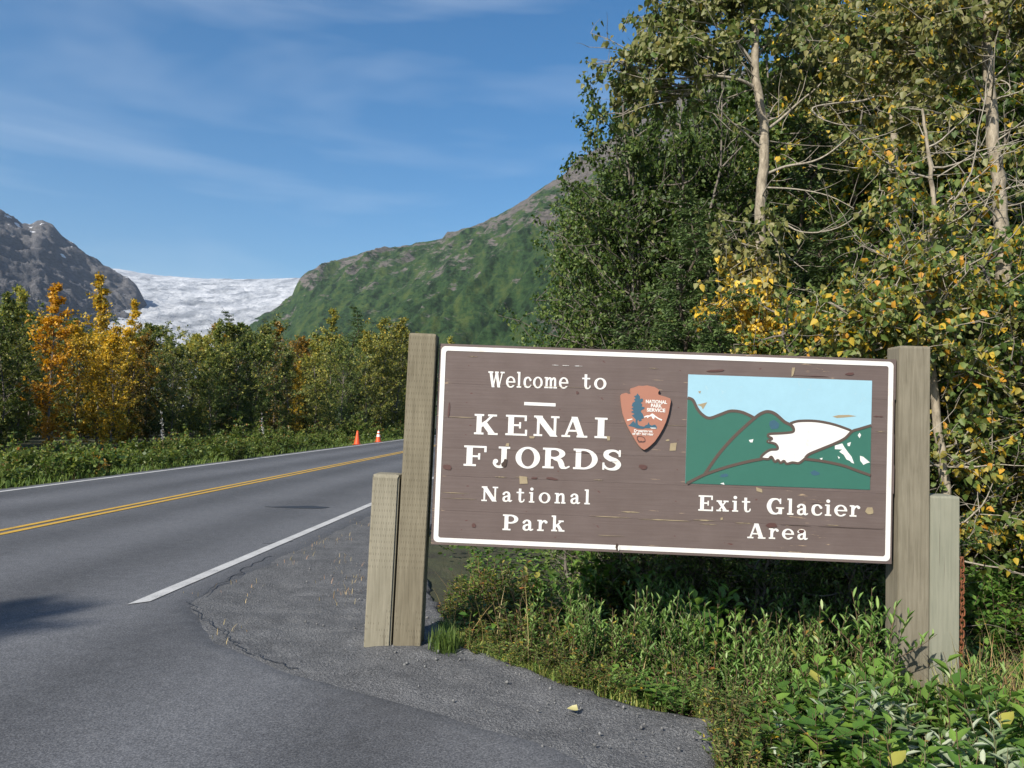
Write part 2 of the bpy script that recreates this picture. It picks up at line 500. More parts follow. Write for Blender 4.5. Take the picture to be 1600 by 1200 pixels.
def plain(name, c, rough=0.6, metal=0.0, var=0.25, scale=25):
    m, nd, ln, b = new_mat(name)
    n1 = noise(nd, ln, coords(nd, ln), scale, 5, 0.65)
    r = ramp(nd, [(0.3, tuple(q * (1 - var) for q in c)), (0.7, tuple(min(1, q * (1 + var)) for q in c))])
    ln.new(n1.outputs[0], r.inputs[0]); ln.new(r.outputs[0], b.inputs['Base Color'])
    b.inputs['Roughness'].default_value = rough
    b.inputs['Metallic'].default_value = metal
    bump(nd, ln, n1.outputs[0], b, 0.2, 0.003)
plain('cone_orange', (0.72, 0.085, 0.02), 0.45, var=0.12)
plain('cone_band', (0.8, 0.8, 0.8), 0.35, var=0.08)
plain('cone_base', (0.45, 0.06, 0.02), 0.6)
plain('rust', (0.17, 0.062, 0.025), 0.85, 0.2, 0.5, 60)
plain('stone', (0.15, 0.15, 0.148), 0.9, var=0.5, scale=9)

def mat_mountain(name, green, rock, rock2, snowline, gscale, rock_bias, snow=None):
    m, nd, ln, b = new_mat(name)
    mp_ = coords(nd, ln)
    n1 = noise(nd, ln, mp_, 0.010 * gscale, 9, 0.66)
    n2 = noise(nd, ln, mp_, 0.05 * gscale, 7, 0.72)
    st = noise(nd, ln, coords(nd, ln, (1, 1, 3)), 0.035 * gscale, 9, 0.75)
    di = noise(nd, ln, coords(nd, ln, (1, 0.14, 0.3), (0, 0, R(21.7))), 0.028 * gscale, 7, 0.66, 0.3)
    geo = nd.new('ShaderNodeNewGeometry')
    sp = nd.new('ShaderNodeSeparateXYZ'); ln.new(geo.outputs['Position'], sp.inputs[0])
    gr = ramp(nd, [(0.42, tuple(q * 0.36 for q in green)), (0.5, green), (0.60, (green[0] * 1.9 + 0.012, green[1] * 1.5, green[2] * 1.2))])
    ln.new(math_n(nd, ln, 'ADD', math_n(nd, ln, 'MULTIPLY', n2.outputs[0], 0.45), math_n(nd, ln, 'MULTIPLY', di.outputs[0], 0.55)), gr.inputs[0])
    rr = ramp(nd, [(0.3, rock2), (0.7, rock)])
    ln.new(st.outputs[0], rr.inputs[0])
    alt = N(nd, 'ShaderNodeMapRange'); alt.inputs['From Min'].default_value = snowline[0]; alt.inputs['From Max'].default_value = snowline[1]
    ln.new(sp.outputs[2], alt.inputs['Value'])
    k = math_n(nd, ln, 'ADD', math_n(nd, ln, 'MULTIPLY', n1.outputs[0], 1.0), math_n(nd, ln, 'MULTIPLY', alt.outputs[0], 0.32))
    k = math_n(nd, ln, 'ADD', k, math_n(nd, ln, 'MULTIPLY', math_n(nd, ln, 'SUBTRACT', st.outputs[0], 0.5), 0.55))
    kr = ramp(nd, [(rock_bias, (0, 0, 0)), (rock_bias + 0.06, (1, 1, 1))])
    ln.new(k, kr.inputs[0])
    mm = mixc(nd, ln, kr.outputs[0], gr.outputs[0], rr.outputs[0])
    res = mm.outputs['Result']
    if snow:
        sn = noise(nd, ln, coords(nd, ln, (1, 1, 2.5)), 0.016, 3, 0.5)
        sa = N(nd, 'ShaderNodeMapRange'); sa.inputs['From Min'].default_value = snow; sa.inputs['From Max'].default_value = snow + 160
        ln.new(sp.outputs[2], sa.inputs['Value'])
        sr = ramp(nd, [(0.655, (0, 0, 0)), (0.67, (1, 1, 1))])
        ln.new(math_n(nd, ln, 'ADD', sn.outputs[0], math_n(nd, ln, 'MULTIPLY', math_n(nd, ln, 'SUBTRACT', sa.outputs[0], 0.5), 0.10)), sr.inputs[0])
        res = mixc(nd, ln, sr.outputs[0], res, (0.8, 0.82, 0.85)).outputs['Result']
    ln.new(res, b.inputs['Base Color'])
    b.inputs['Roughness'].default_value = 0.95
    b.inputs['Specular IOR Level'].default_value = 0.1
    p = bump(nd, ln, st.outputs[0], b, 0.9, 9)
    bump(nd, ln, n2.outputs[0], b, 0.8, 7, p)
mat_mountain('mountain_green', (0.030, 0.066, 0.022), (0.20, 0.18, 0.165), (0.06, 0.055, 0.05), (250, 850), 1.3, 0.615)
mat_mountain('mountain_rock', (0.035, 0.05, 0.026), (0.20, 0.195, 0.20), (0.07, 0.07, 0.075), (100, 500), 1.6, 0.50, 500)

def mat_ice():
    m, nd, ln, b = new_mat('glacier_ice')
    mp_ = coords(nd, ln)
    fl = noise(nd, ln, coords(nd, ln, (1, 0.16, 1), (0, 0, R(-22))), 0.011, 6, 0.6, 0.6)
    n2 = noise(nd, ln, coords(nd, ln, (0.6, 1.6, 1)), 0.10, 7, 0.75)
    r = ramp(nd, [(0.38, (0.20, 0.22, 0.25)), (0.48, (0.43, 0.455, 0.49)), (0.60, (0.64, 0.66, 0.69))])
    ln.new(math_n(nd, ln, 'ADD', math_n(nd, ln, 'MULTIPLY', fl.outputs[0], 0.72), math_n(nd, ln, 'MULTIPLY', n2.outputs[0], 0.28)), r.inputs[0])
    ln.new(r.outputs[0], b.inputs['Base Color'])
    b.inputs['Roughness'].default_value = 0.7
    bump(nd, ln, n2.outputs[0], b, 1.0, 11)
mat_ice()
plain('snow', (0.8, 0.81, 0.84), 0.7, var=0.05, scale=0.05)

# ------------------------------------------------------------------ setting: ground, road, mountains
RD = (0.0801, 0.9968)                     # road direction in plan
def s_of(x, y): return RD[1] * np.asarray(x) - RD[0] * np.asarray(y)
def x_at_s(s, y): return (s + RD[0] * np.asarray(y)) / RD[1]
EDGE_Y = [-40, -6, -2, 0, 1.5, 3.0, 3.74, 4.33, 4.63, 5.05, 5.49, 5.9, 7, 10, 16, 40, 200, 900]
EDGE_X = [30, 9, 6, 3, 1.6, 1.0, 0.96, 1.07, 0.56, 0.05, -0.40, -0.50, -0.75, -1.2, -1.0, 0.9, 13.7, 70]
def edge_x(y): return np.interp(y, EDGE_Y, EDGE_X)
def gz(x, y):
    x = np.asarray(x, float); y = np.asarray(y, float)
    dx = x - edge_x(y)
    z = -0.5 * sstep(0.0, 1.9, dx) * (1 - 0.85 * sstep(6.0, 9.5, y))
    z = z - 0.35 * sstep(10.75, 13.0, -s_of(x, y))
    z = z + 0.12 * (fbm(x * 0.5, y * 0.5, 3, 5) - 0.5) * sstep(0.1, 1.0, np.maximum(dx, -10.9 - s_of(x, y)))
    return z
def gzf(x, y): return float(gz(x, y))

def grid_sheet(name, X, Y, Z, mat, kind='structure', smooth=True):
    ny, nx = X.shape
    idx = np.arange(nx * ny).reshape(ny, nx)
    F = np.stack([idx[:-1, :-1], idx[:-1, 1:], idx[1:, 1:], idx[1:, :-1]], -1).reshape(-1, 4)
    me = mesh_np(name, np.stack([X, Y, Z], -1).reshape(-1, 3), F, smooth=smooth)
    o = link(name, me, mat=MATS[mat])
    if kind: o['kind'] = kind
    return o

gx = np.concatenate([-np.geomspace(6000, 20, 26), np.linspace(-19, -4, 31), np.linspace(-3.8, 6, 70), np.linspace(6.4, 20, 30), np.geomspace(21, 6000, 26)])
gy = np.concatenate([-np.geomspace(3000, 3, 16), np.linspace(-2.5, 2.5, 11), np.linspace(2.7, 10, 60), np.linspace(10.4, 40, 60), np.geomspace(41, 6500, 34)])
X, Y = np.meshgrid(gx, gy)
grid_sheet('ground', X, Y, gz(X, Y) - 0.035, 'soil')

# gravel shoulder and turnout
AE_Y = [-60, -3, 0, 1.5, 2.5, 3.4, 3.9, 4.35, 4.9, 5.5, 6.55, 7.2]
AE_X = [20, 6, 2.5, 1.25, 0.8, 0.7, 0.35, -0.35, -1.2, -1.9, -2.5, float(x_at_s(-3.08, 7.2))]
def asphalt_x(y):
    y = np.asarray(y)
    return np.where(y < 7.2, np.interp(y, AE_Y, AE_X), x_at_s(-3.08, y))
ty = np.concatenate([np.linspace(-8, 2, 24), np.linspace(2.06, 7.5, 150), np.linspace(7.6, 20, 70), np.geomspace(20.5, 300, 40)])
tt = np.linspace(0, 1, 110)
YY, TT = np.meshgrid(ty, tt, indexing='ij')
rag = 0.16 * (fbm(YY * 2.2, YY * 0 + 3, 4, 9) - 0.5) + 0.10 * (fbm(YY * 9, YY * 0 + 1, 3, 4) - 0.5)
right = edge_x(YY) + 0.10 + rag
left = x_at_s(-4.6, YY)
XX = left + (right - left) * TT
mound = 0.045 * np.exp(-((XX + 0.62) ** 2 + (YY - 5.45) ** 2) / 0.5)
rel = sstep(-0.05, 0.25, XX - asphalt_x(YY)) * (0.06 * (fbm(XX * 1.3, YY * 1.3, 4, 21) - 0.5) + 0.02 * (fbm(XX * 9, YY * 9, 3, 33) - 0.5) + 0.022 * (fbm(XX * 2.0 + YY * 2.0, YY * 7 - XX * 1.0, 4, 61, True) - 0.6))
ZZ = 0.0 + mound + np.maximum(rel, -0.02) - 0.05 * (TT > 0.995)
grid_sheet('gravel_turnout', XX, YY, ZZ, 'gravel')

# asphalt: carriageway plus the paved mouth of the turnout
ay = np.concatenate([np.geomspace(60, 3, 14) * -1, np.linspace(-2.6, 3, 40), np.linspace(3.04, 16, 260), np.geomspace(16.2, 900, 70)])
at_ = np.linspace(0, 1, 60)
YY, TT = np.meshgrid(ay, at_, indexing='ij')
rag = 0.10 * (fbm(YY * 3, YY * 0 + 7, 4, 3) - 0.5) + 0.06 * (fbm(YY * 14, YY * 0 + 2, 3, 8) - 0.5)
ragl = 0.12 * (fbm(YY * 1.5, YY * 0 + 11, 4, 13) - 0.5)
XR = asphalt_x(YY) + rag
XL = x_at_s(-10.62, YY) + ragl
XX = XL + (XR - XL) * TT
ZZ = 0.016 + 0.004 * (fbm(XX * 0.8, YY * 0.8, 3, 40) - 0.5) - 0.03 * (TT > 0.999) - 0.05 * (TT < 0.001)
road = grid_sheet('road', XX, YY, ZZ, 'asphalt')

def strip(name, s0, s1, y0, y1, mat, slant=0.0):
    ys = np.concatenate([np.linspace(y0, 40, 130), np.geomspace(40.5, y1, 40)])
    ts = np.array([0.0, 0.33, 0.66, 1.0])
    YY, TT = np.meshgrid(ys, ts, indexing='ij')
    YY = YY + slant * TT * (YY < y0 + 0.01)
    w = 0.008 * (fbm(YY * 4, YY * 0, 3, int(abs(s0) * 10)) - 0.5)
    XX = x_at_s(s0 + (s1 - s0) * TT + w, YY)
    o = grid_sheet(name, XX, YY, np.full_like(XX, 0.0225), mat, None)
    o.parent = road
strip('edge_line', -3.53, -3.41, 6.42, 900, 'paint_white_line', 0.12)
strip('edge_line', -10.26, -10.14, -10, 900, 'paint_white_line')
strip('centre_line', -7.13, -7.03, -10, 900, 'paint_yellow_line')
strip('centre_line', -6.93, -6.83, -10, 900, 'paint_yellow_line')

# mountains: height fields with a crest line, a foot and a far side
def mountain(name, prof, dist, foot, mat, amp, seed, shape=1.1, na=340, nr=150, back=0.55, gully=(1.0, 0.35), small=0.45):
    """prof: (photo x, photo y) points of the crest; dist / foot: (photo x, metres)"""
    ax = np.linspace(prof[0][0], prof[-1][0], na)
    py = np.interp(ax, [p[0] for p in prof], [p[1] for p in prof])
    dc = np.interp(ax, [p[0] for p in dist], [p[1] for p in dist])
    df = np.interp(ax, [p[0] for p in foot], [p[1] for p in foot])
    crest = np.array([at(a, b, d)[:] for a, b, d in zip(ax, py, dc)])
    t = np.concatenate([np.linspace(0, 1, nr), 1 + np.linspace(0.03, back, 26)])
    A, T = np.meshgrid(np.arange(na), t)
    rr = df[A] + (dc[A] - df[A]) * T
    ux = crest[A, 0] / dc[A]
    Xm = ux * rr; Ym = rr.copy()
    H = crest[A, 2]
    g = np.where(T <= 1, np.clip(T, 0, 1) ** shape, 1 - 1.1 * (T - 1) ** 1.3)
    Z = H * g
    u = (Xm * gully[0] + Ym * gully[1]); v = (Ym * gully[0] - Xm * gully[1])
    nz_ = fbm(u / 135, v / 800, 6, seed, True) - 0.55
    nz2 = fbm(Xm / 42, Ym / 42, 5, seed + 50, True) - 0.5
    w = sstep(0, 0.25, T) * (1 - 0.88 * np.exp(-((T - 1) / 0.07) ** 2))
    Z = Z + amp * w * (nz_ * 1.5 + nz2 * small) + amp * 0.05 * (fbm(A * 0.15, A * 0.0 + 2, 4, seed + 9) - 0.5) * 4 * np.exp(-((T - 1) / 0.2) ** 2)
    Z = np.where(T <= 0, -20, Z)
    return grid_sheet(name, Xm, Ym, Z, mat)

mountain('mountain', [(330, 535), (390, 503), (432, 484), (456, 464), (467, 441), (482, 425), (500, 414), (518, 411), (540, 404), (580, 392), (610, 389), (640, 383), (672, 375), (692, 371), (699, 362), (714, 360), (728, 356), (745, 352), (770, 342), (800, 327), (830, 306), (870, 279), (900, 257), (960, 215), (1040, 160), (1150, 110), (1300, 130), (1500, 260), (1750, 380)],
         [(330, 3000), (466, 2900), (700, 2500), (900, 2150), (1750, 1800)], [(330, 1500), (466, 1300), (900, 700), (1750, 600)], 'mountain_green', 78, 3, 1.05, gully=(0.93, -0.37), na=520, nr=230, small=0.3)
mountain('mountain', [(-700, 330), (-450, 280), (-250, 250), (-100, 300), (-20, 326), (5, 337), (35, 350), (52, 349), (66, 346), (82, 353), (100, 372), (122, 390), (150, 408), (180, 424), (198, 434), (212, 446), (218, 456), (240, 500), (262, 560)],
         [(-700, 2500), (0, 2900), (262, 3000)], [(-700, 1000), (0, 1400), (262, 2300)], 'mountain_rock', 95, 11, 1.0, gully=(1.0, -0.2))
def glacier():
    na, nr = 300, 220
    ax = np.linspace(-60, 700, na)
    top = np.interp(ax, [20, 185, 220, 260, 330, 400, 475, 640], [405, 421, 427, 432, 436, 437, 434, 428])
    crest = np.array([at(a, b, 5000)[:] for a, b in zip(ax, top)])
    t = np.concatenate([np.linspace(0, 1, nr), [1.05, 1.15, 1.3]])
    A, T = np.meshgrid(np.arange(na), t)
    rr = 1500 + (5000 - 1500) * T
    Xg = crest[A, 0] / 5000 * rr
    H = crest[A, 2]
    z0 = -10
    Z = z0 + (H - z0) * np.clip(T, 0, 1) ** 0.92 - 60 * np.clip(T - 1, 0, 1)
    Z += (26 * (fbm(Xg / 120 + rr / 300, rr / 75, 5, 77, True) - 0.55) + 14 * (fbm(Xg / 28, rr / 22, 4, 78, True) - 0.5)) * (1 - 0.6 * sstep(0.8, 1, T))
    return grid_sheet('glacier', Xg, rr, Z, 'glacier_ice', smooth=False)
glacier()

# ------------------------------------------------------------------ slab-serif letter outlines
GX0, GY0, GH = -0.15, -0.42, 0.0135
_gx, _gy = np.meshgrid(np.arange(GX0, 1.75, GH), np.arange(GY0, 1.25, GH))
def rect(x0, y0, x1, y1): return np.maximum(np.maximum(x0 - _gx, _gx - x1), np.maximum(y0 - _gy, _gy - y1))
def seg(x0, y0, x1, y1, w):
    L = math.hypot(x1 - x0, y1 - y0); dx, dy = (x1 - x0) / L, (y1 - y0) / L
    a = (_gx - x0) * dx + (_gy - y0) * dy; b = np.abs(-(_gx - x0) * dy + (_gy - y0) * dx)
    return np.maximum(np.maximum(-a, a - L), b - w / 2)
def ell(cx, cy, rx, ry): return (np.sqrt(((_gx - cx) / rx) ** 2 + ((_gy - cy) / ry) ** 2) - 1) * min(rx, ry)
def brush(P, n=10):
    P = np.array(P, float)
    Q = np.vstack([2 * P[0] - P[1], P, 2 * P[-1] - P[-2]])
    pts = []
    for i in range(1, len(Q) - 2):
        for k in range(n):
            t = k / n
            pts.append(0.5 * ((2 * Q[i]) + (-Q[i - 1] + Q[i + 1]) * t + (2 * Q[i - 1] - 5 * Q[i] + 4 * Q[i + 1] - Q[i + 2]) * t * t + (-Q[i - 1] + 3 * Q[i] - 3 * Q[i + 1] + Q[i + 2]) * t ** 3))
    pts.append(P[-1])
    d = np.full_like(_gx, 9.0)
    for a, b in zip(pts[:-1], pts[1:]):
        ab = b[:2] - a[:2]; l2 = max(1e-9, ab @ ab)
        t = np.clip(((_gx - a[0]) * ab[0] + (_gy - a[1]) * ab[1]) / l2, 0, 1)
        d = np.minimum(d, np.hypot(_gx - a[0] - t * ab[0], _gy - a[1] - t * ab[1]) - (a[2] + (b[2] - a[2]) * t))
    return d
def U(*a):
    d = a[0]
    for b in a[1:]: d = np.minimum(d, b)
    return d
def sub(a, b): return np.maximum(a, -b)
def clip(d, y0=0.0, y1=1.0): return np.maximum(d, np.maximum(y0 - _gy, _gy - y1))
S_, T_, O_ = 0.225, 0.095, 0.10          # stem, serif thickness, serif overhang
def stem(x, y0, y1, w=S_, top=True, bot=True, ol=O_, orr=O_):
    d = rect(x, y0, x + w, y1)
    if bot: d = U(d, rect(x - ol, y0, x + w + orr, y0 + T_))
    if top: d = U(d, rect(x - ol, y1 - T_, x + w + orr, y1))
    return d
XH = 0.70
def ltop(x, y, w=0.17): return rect(x - 0.09, y - T_ * 0.9, x + w, y)
LW = 0.165                                # lower-case stem
def g_a(x=0.0):
    return U(brush([(x + 0.10, 0.52, 0.075), (x + 0.17, 0.615, 0.055), (x + 0.30, 0.655, 0.05), (x + 0.42, 0.57, 0.075), (x + 0.445, 0.40, 0.082), (x + 0.445, 0.16, 0.082), (x + 0.51, 0.05, 0.05), (x + 0.62, 0.10, 0.035)]),
             brush([(x + 0.42, 0.40, 0.045), (x + 0.28, 0.37, 0.05), (x + 0.13, 0.28, 0.07), (x + 0.12, 0.12, 0.075), (x + 0.24, 0.04, 0.05), (x + 0.36, 0.09, 0.045), (x + 0.43, 0.18, 0.04)]))
def g_c(r=0.345): return U(brush([(0.56, 0.50, 0.075), (0.46, 0.625, 0.05), (0.33, 0.655, 0.048), (0.17, 0.56, 0.08), (0.115, 0.35, 0.088), (0.17, 0.13, 0.08), (0.34, 0.04, 0.048), (0.5, 0.075, 0.04), (0.60, 0.18, 0.032)]))
GLYPH = {
    'I': (U(stem(0.12, 0, 1)), 0.46),
    'E': (U(rect(0.10, 0, 0.325, 1), rect(0, 0, 0.86, T_), rect(0, 1 - T_, 0.83, 1), rect(0.3, 0.46, 0.58, 0.55), rect(0.745, 0.72, 0.83, 1), rect(0.775, 0, 0.86, 0.30), rect(0.53, 0.35, 0.61, 0.66)), 0.86),
    'F': (U(stem(0.10, 0, 1, ol=0.10, orr=0.14), rect(0, 1 - T_, 0.84, 1), rect(0.3, 0.44, 0.58, 0.53), rect(0.755, 0.70, 0.84, 1), rect(0.53, 0.33, 0.61, 0.64)), 0.84),
    'K': (clip(U(stem(0.10, 0, 1), seg(0.25, 0.33, 0.86, 1.02, 0.10), seg(0.40, 0.62, 0.86, -0.02, 0.24), rect(0.60, 1 - T_, 1.0, 1), rect(0.62, 0, 1.06, T_))), 1.06),
    'N': (clip(U(stem(0.13, 0, 1, 0.11, ol=0.13, orr=0.12), rect(0.82, 0.02, 0.93, 1), rect(0.70, 1 - T_, 1.05, 1), seg(0.10, 1.08, 0.90, -0.08, 0.25))), 1.05),
    'A': (clip(U(seg(0.155, -0.02, 0.50, 1.05, 0.10), seg(0.50, 1.08, 0.87, -0.04, 0.25), rect(0.28, 0.27, 0.75, 0.36), rect(0, 0, 0.37, T_), rect(0.64, 0, 1.10, T_))), 1.10),
    'J': (U(rect(0.36, 0.2, 0.585, 1), rect(0.24, 1 - T_, 0.72, 1), brush([(0.13, 0.28, 0.105), (0.08, 0.16, 0.06), (0.18, 0.03, 0.055), (0.34, 0.02, 0.07), (0.45, 0.12, 0.105), (0.472, 0.26, 0.112)])), 0.74),
    'O': (sub(ell(0.52, 0.5, 0.52, 0.53), ell(0.52, 0.5, 0.275, 0.43)), 1.04),
    'D': (U(stem(0.10, 0, 1, orr=0.05), sub(np.maximum(ell(0.42, 0.5, 0.60, 0.5), 0.30 - _gx), ell(0.42, 0.5, 0.365, 0.405)), rect(0.2, 0, 0.45, T_), rect(0.2, 1 - T_, 0.45, 1)), 1.02),
    'R': (clip(U(stem(0.10, 0, 1, orr=0.12), sub(np.maximum(ell(0.46, 0.735, 0.43, 0.265), 0.28 - _gx), np.maximum(ell(0.44, 0.735, 0.22, 0.17), 0.325 - _gx)), brush([(0.48, 0.47, 0.06), (0.66, 0.42, 0.10), (0.74, 0.26, 0.112), (0.79, 0.10, 0.10), (0.92, 0.05, 0.048), (1.05, 0.12, 0.035)]))), 1.08),
    'P': (U(stem(0.10, 0, 1, orr=0.14), sub(np.maximum(ell(0.45, 0.715, 0.44, 0.285), 0.28 - _gx), np.maximum(ell(0.43, 0.715, 0.23, 0.19), 0.325 - _gx))), 0.90),
    'S': (U(brush([(0.72, 0.80, 0.045), (0.60, 0.92, 0.05), (0.42, 0.95, 0.055), (0.22, 0.86, 0.10), (0.19, 0.69, 0.105), (0.36, 0.55, 0.115), (0.58, 0.45, 0.115), (0.69, 0.28, 0.105), (0.60, 0.11, 0.09), (0.40, 0.045, 0.055), (0.22, 0.09, 0.05), (0.11, 0.22, 0.045)]), rect(0.69, 0.66, 0.77, 0.99), rect(0.05, 0.01, 0.13, 0.36)), 0.82),
    'G': (U(brush([(0.74, 0.80, 0.045), (0.64, 0.92, 0.05), (0.48, 0.955, 0.05), (0.26, 0.86, 0.10), (0.14, 0.60, 0.12), (0.15, 0.38, 0.12), (0.28, 0.13, 0.10), (0.50, 0.045, 0.05), (0.66, 0.10, 0.05), (0.75, 0.22, 0.05)]), rect(0.73, 0.66, 0.81, 0.99), rect(0.67, 0.03, 0.87, 0.42), rect(0.53, 0.36, 0.98, 0.45)), 1.0),
    'W': (clip(U(seg(0.18, 1.03, 0.42, -0.05, 0.21), seg(0.40, -0.05, 0.64, 1.03, 0.085), seg(0.62, 1.03, 0.86, -0.05, 0.21), seg(0.84, -0.05, 1.10, 1.03, 0.085), rect(0, 1 - T_, 0.38, 1), rect(0.52, 1 - T_, 0.80, 1), rect(0.94, 1 - T_, 1.26, 1))), 1.26),
    'e': (clip(U(sub(sub(ell(0.36, 0.35, 0.36, 0.36), ell(0.37, 0.35, 0.20, 0.275)), np.maximum(np.maximum(0.32 - _gx, 0.16 - _gy), _gy - 0.315)), rect(0.15, 0.315, 0.70, 0.395)), -0.02, 0.72), 0.70),
    'l': (U(rect(0.09, 0, 0.09 + LW, 1), rect(0, 0, 0.35, T_), rect(0, 1 - T_, 0.2, 1)), 0.36),
    'c': (g_c(), 0.63),
    'o': (sub(ell(0.37, 0.35, 0.37, 0.365), ell(0.37, 0.35, 0.20, 0.28)), 0.74),
    'm': (U(rect(0.09, 0, 0.09 + LW, XH), rect(0, 0, 0.34, T_), ltop(0.09, XH), brush([(0.22, 0.50, 0.05), (0.34, 0.63, 0.055), (0.47, 0.60, 0.075), (0.50, 0.42, 0.082), (0.50, 0.08, 0.082)]), rect(0.38, 0, 0.64, T_),
            brush([(0.55, 0.50, 0.05), (0.66, 0.63, 0.055), (0.79, 0.60, 0.075), (0.825, 0.42, 0.082), (0.825, 0.08, 0.082)]), rect(0.70, 0, 0.98, T_)), 0.99),
    'n': (U(rect(0.09, 0, 0.09 + LW, XH), rect(0, 0, 0.35, T_), ltop(0.09, XH), brush([(0.22, 0.50, 0.05), (0.36, 0.63, 0.055), (0.51, 0.60, 0.075), (0.545, 0.42, 0.082), (0.545, 0.08, 0.082)]), rect(0.42, 0, 0.70, T_)), 0.71),
    'a': (g_a(), 0.65),
    't': (U(rect(0.14, 0.16, 0.30, 0.92), rect(0, XH - T_, 0.48, XH), brush([(0.22, 0.20, 0.08), (0.26, 0.06, 0.065), (0.38, 0.035, 0.042), (0.47, 0.10, 0.035), (0.49, 0.20, 0.032)])), 0.53),
    'i': (U(rect(0.09, 0, 0.09 + LW, XH), rect(0, 0, 0.35, T_), ltop(0.09, XH), ell(0.17, 0.91, 0.105, 0.105)), 0.36),
    'r': (U(rect(0.09, 0, 0.09 + LW, XH), rect(0, 0, 0.38, T_), ltop(0.09, XH), brush([(0.21, 0.42, 0.05), (0.29, 0.58, 0.05), (0.42, 0.645, 0.055), (0.50, 0.57, 0.085)])), 0.59),
    'k': (clip(U(rect(0.09, 0, 0.09 + LW, 1), rect(0, 0, 0.34, T_), rect(0, 1 - T_, 0.2, 1), np.maximum(seg(0.2, 0.25, 0.60, 0.70, 0.085), _gy - 0.68), rect(0.40, XH - T_, 0.70, XH), np.maximum(seg(0.32, 0.46, 0.62, -0.03, 0.18), _gy - 0.6), rect(0.42, 0, 0.76, T_))), 0.76),
    'x': (clip(U(seg(0.09, 0.74, 0.58, -0.04, 0.18), seg(0.08, -0.04, 0.60, 0.74, 0.08), rect(0, XH - T_, 0.32, XH), rect(0.40, XH - T_, 0.70, XH), rect(0, 0, 0.28, T_), rect(0.36, 0, 0.72, T_)), 0, XH), 0.72),
}
def contours(D):
    """closed zero contours of a sampled distance field (marching squares)"""
    seg_of = {}
    ny, nx = D.shape
    I = D < 0
    mixed = np.argwhere((I[:-1, :-1].astype(int) + I[1:, :-1] + I[:-1, 1:] + I[1:, 1:]) % 4 != 0)
    def pt(k):
        i0, j0, i1, j1 = k
        a, b = D[i0, j0], D[i1, j1]
        t = a / (a - b)
        return (GX0 + GH * (j0 + t * (j1 - j0)), GY0 + GH * (i0 + t * (i1 - i0)))
    nxt = {}
    for i, j in mixed:
        i, j = int(i), int(j)
        c = [(i, j), (i, j + 1), (i + 1, j + 1), (i + 1, j)]
        cross = []
        for a in range(4):
            p, q = c[a], c[(a + 1) % 4]
            if I[p] != I[q]:
                k = (*p, *q) if p < q else (*q, *p)
                cross.append((k, bool(I[p])))          # True: leaving the inside
        outs = [k for k, f in cross if f]; ins = [k for k, f in cross if not f]
        if len(outs) == 1: nxt[outs[0]] = ins[0]
        elif len(outs) == 2:
            order = [k for k, f in cross]
            for k in outs: nxt[k] = order[(order.index(k) + 1) % 4]
    loops = []
    while nxt:
        k0, k = next(iter(nxt.items()))
        lp = [k0]; del nxt[k0]
        while k != k0 and k in nxt:
            lp.append(k); k2 = nxt.pop(k); k = k2
        if len(lp) > 5: loops.append([pt(q) for q in lp])
    return loops

def fill_mesh(name, loops, depth):
    """flat outline with holes, given thickness"""
    cu = bpy.data.curves.new(name, 'CURVE')
    cu.dimensions = '2D'; cu.fill_mode = 'BOTH'; cu.extrude = depth / 2
    for lp in loops:
        sp = cu.splines.new('POLY')
        sp.points.add(len(lp) - 1)
        sp.points.foreach_set('co', np.array([(x, y, 0, 1) for x, y in lp], dtype=np.float32).ravel())
        sp.use_cyclic_u = True
    ob = bpy.data.objects.new(name, cu)
    COL.objects.link(ob)
    me = bpy.data.meshes.new_from_object(ob.evaluated_get(bpy.context.evaluated_depsgraph_get()))
    bpy.data.objects.remove(ob); bpy.data.curves.remove(cu)
    me.name = name
    return me

LETTER_MESH = {}
def letter_mesh(ch):
    if ch not in LETTER_MESH:
        LETTER_MESH[ch] = fill_mesh('letter', contours(GLYPH[ch][0]), 1.0)
        LETTER_MESH[ch].materials.append(MATS['sign_white'])
    return LETTER_MESH[ch]

# ------------------------------------------------------------------ the park sign
# board frame: u along the board, w up, n towards the road
BU, BW_, BN = Vector((0.99949, -0.03008, -0.01100)), Vector((0.01386, 0.0, 0.99990)), Vector((-0.03008, -0.99954, 0.00042))
BC = Vector((1.0315, 5.40375, 1.3805))
# local axes of the board object: x = u, y = into the board (-n), z = w
BM = Matrix((BU, -BN, BW_)).transposed().to_4x4()
BM.translation = BC
sign = empty('park_sign', (1.05, 5.4, 0.0))
tag(sign, 'brown wooden national park welcome sign on tall wooden posts', 'sign')
sign_inv = Matrix.Translation((-1.05, -5.4, 0.0))
W_, H_ = 3.092, 1.371
board = link('board', box_mesh('board', W_ - 0.03, 0.05, H_ - 0.03, origin=(0, 0.075, 0)), sign, MATS['sign_brown'])
board.matrix_local = sign_inv @ BM
seams = [-H_ / 2, -0.452, -0.218, -0.028, 0.182, 0.412, H_ / 2]
rng = random.Random(4)
for a, b in zip(seams[:-1], seams[1:]):
    o = link('plank', box_mesh('plank', W_ + rng.uniform(-0.004, 0.004), 0.06, b - a - 0.0004, 0.0009, 1), board, MATS['sign_brown'])
    o.location = (rng.uniform(-0.003, 0.003), 0.03 + rng.uniform(0, 0.0012), (a + b) / 2)

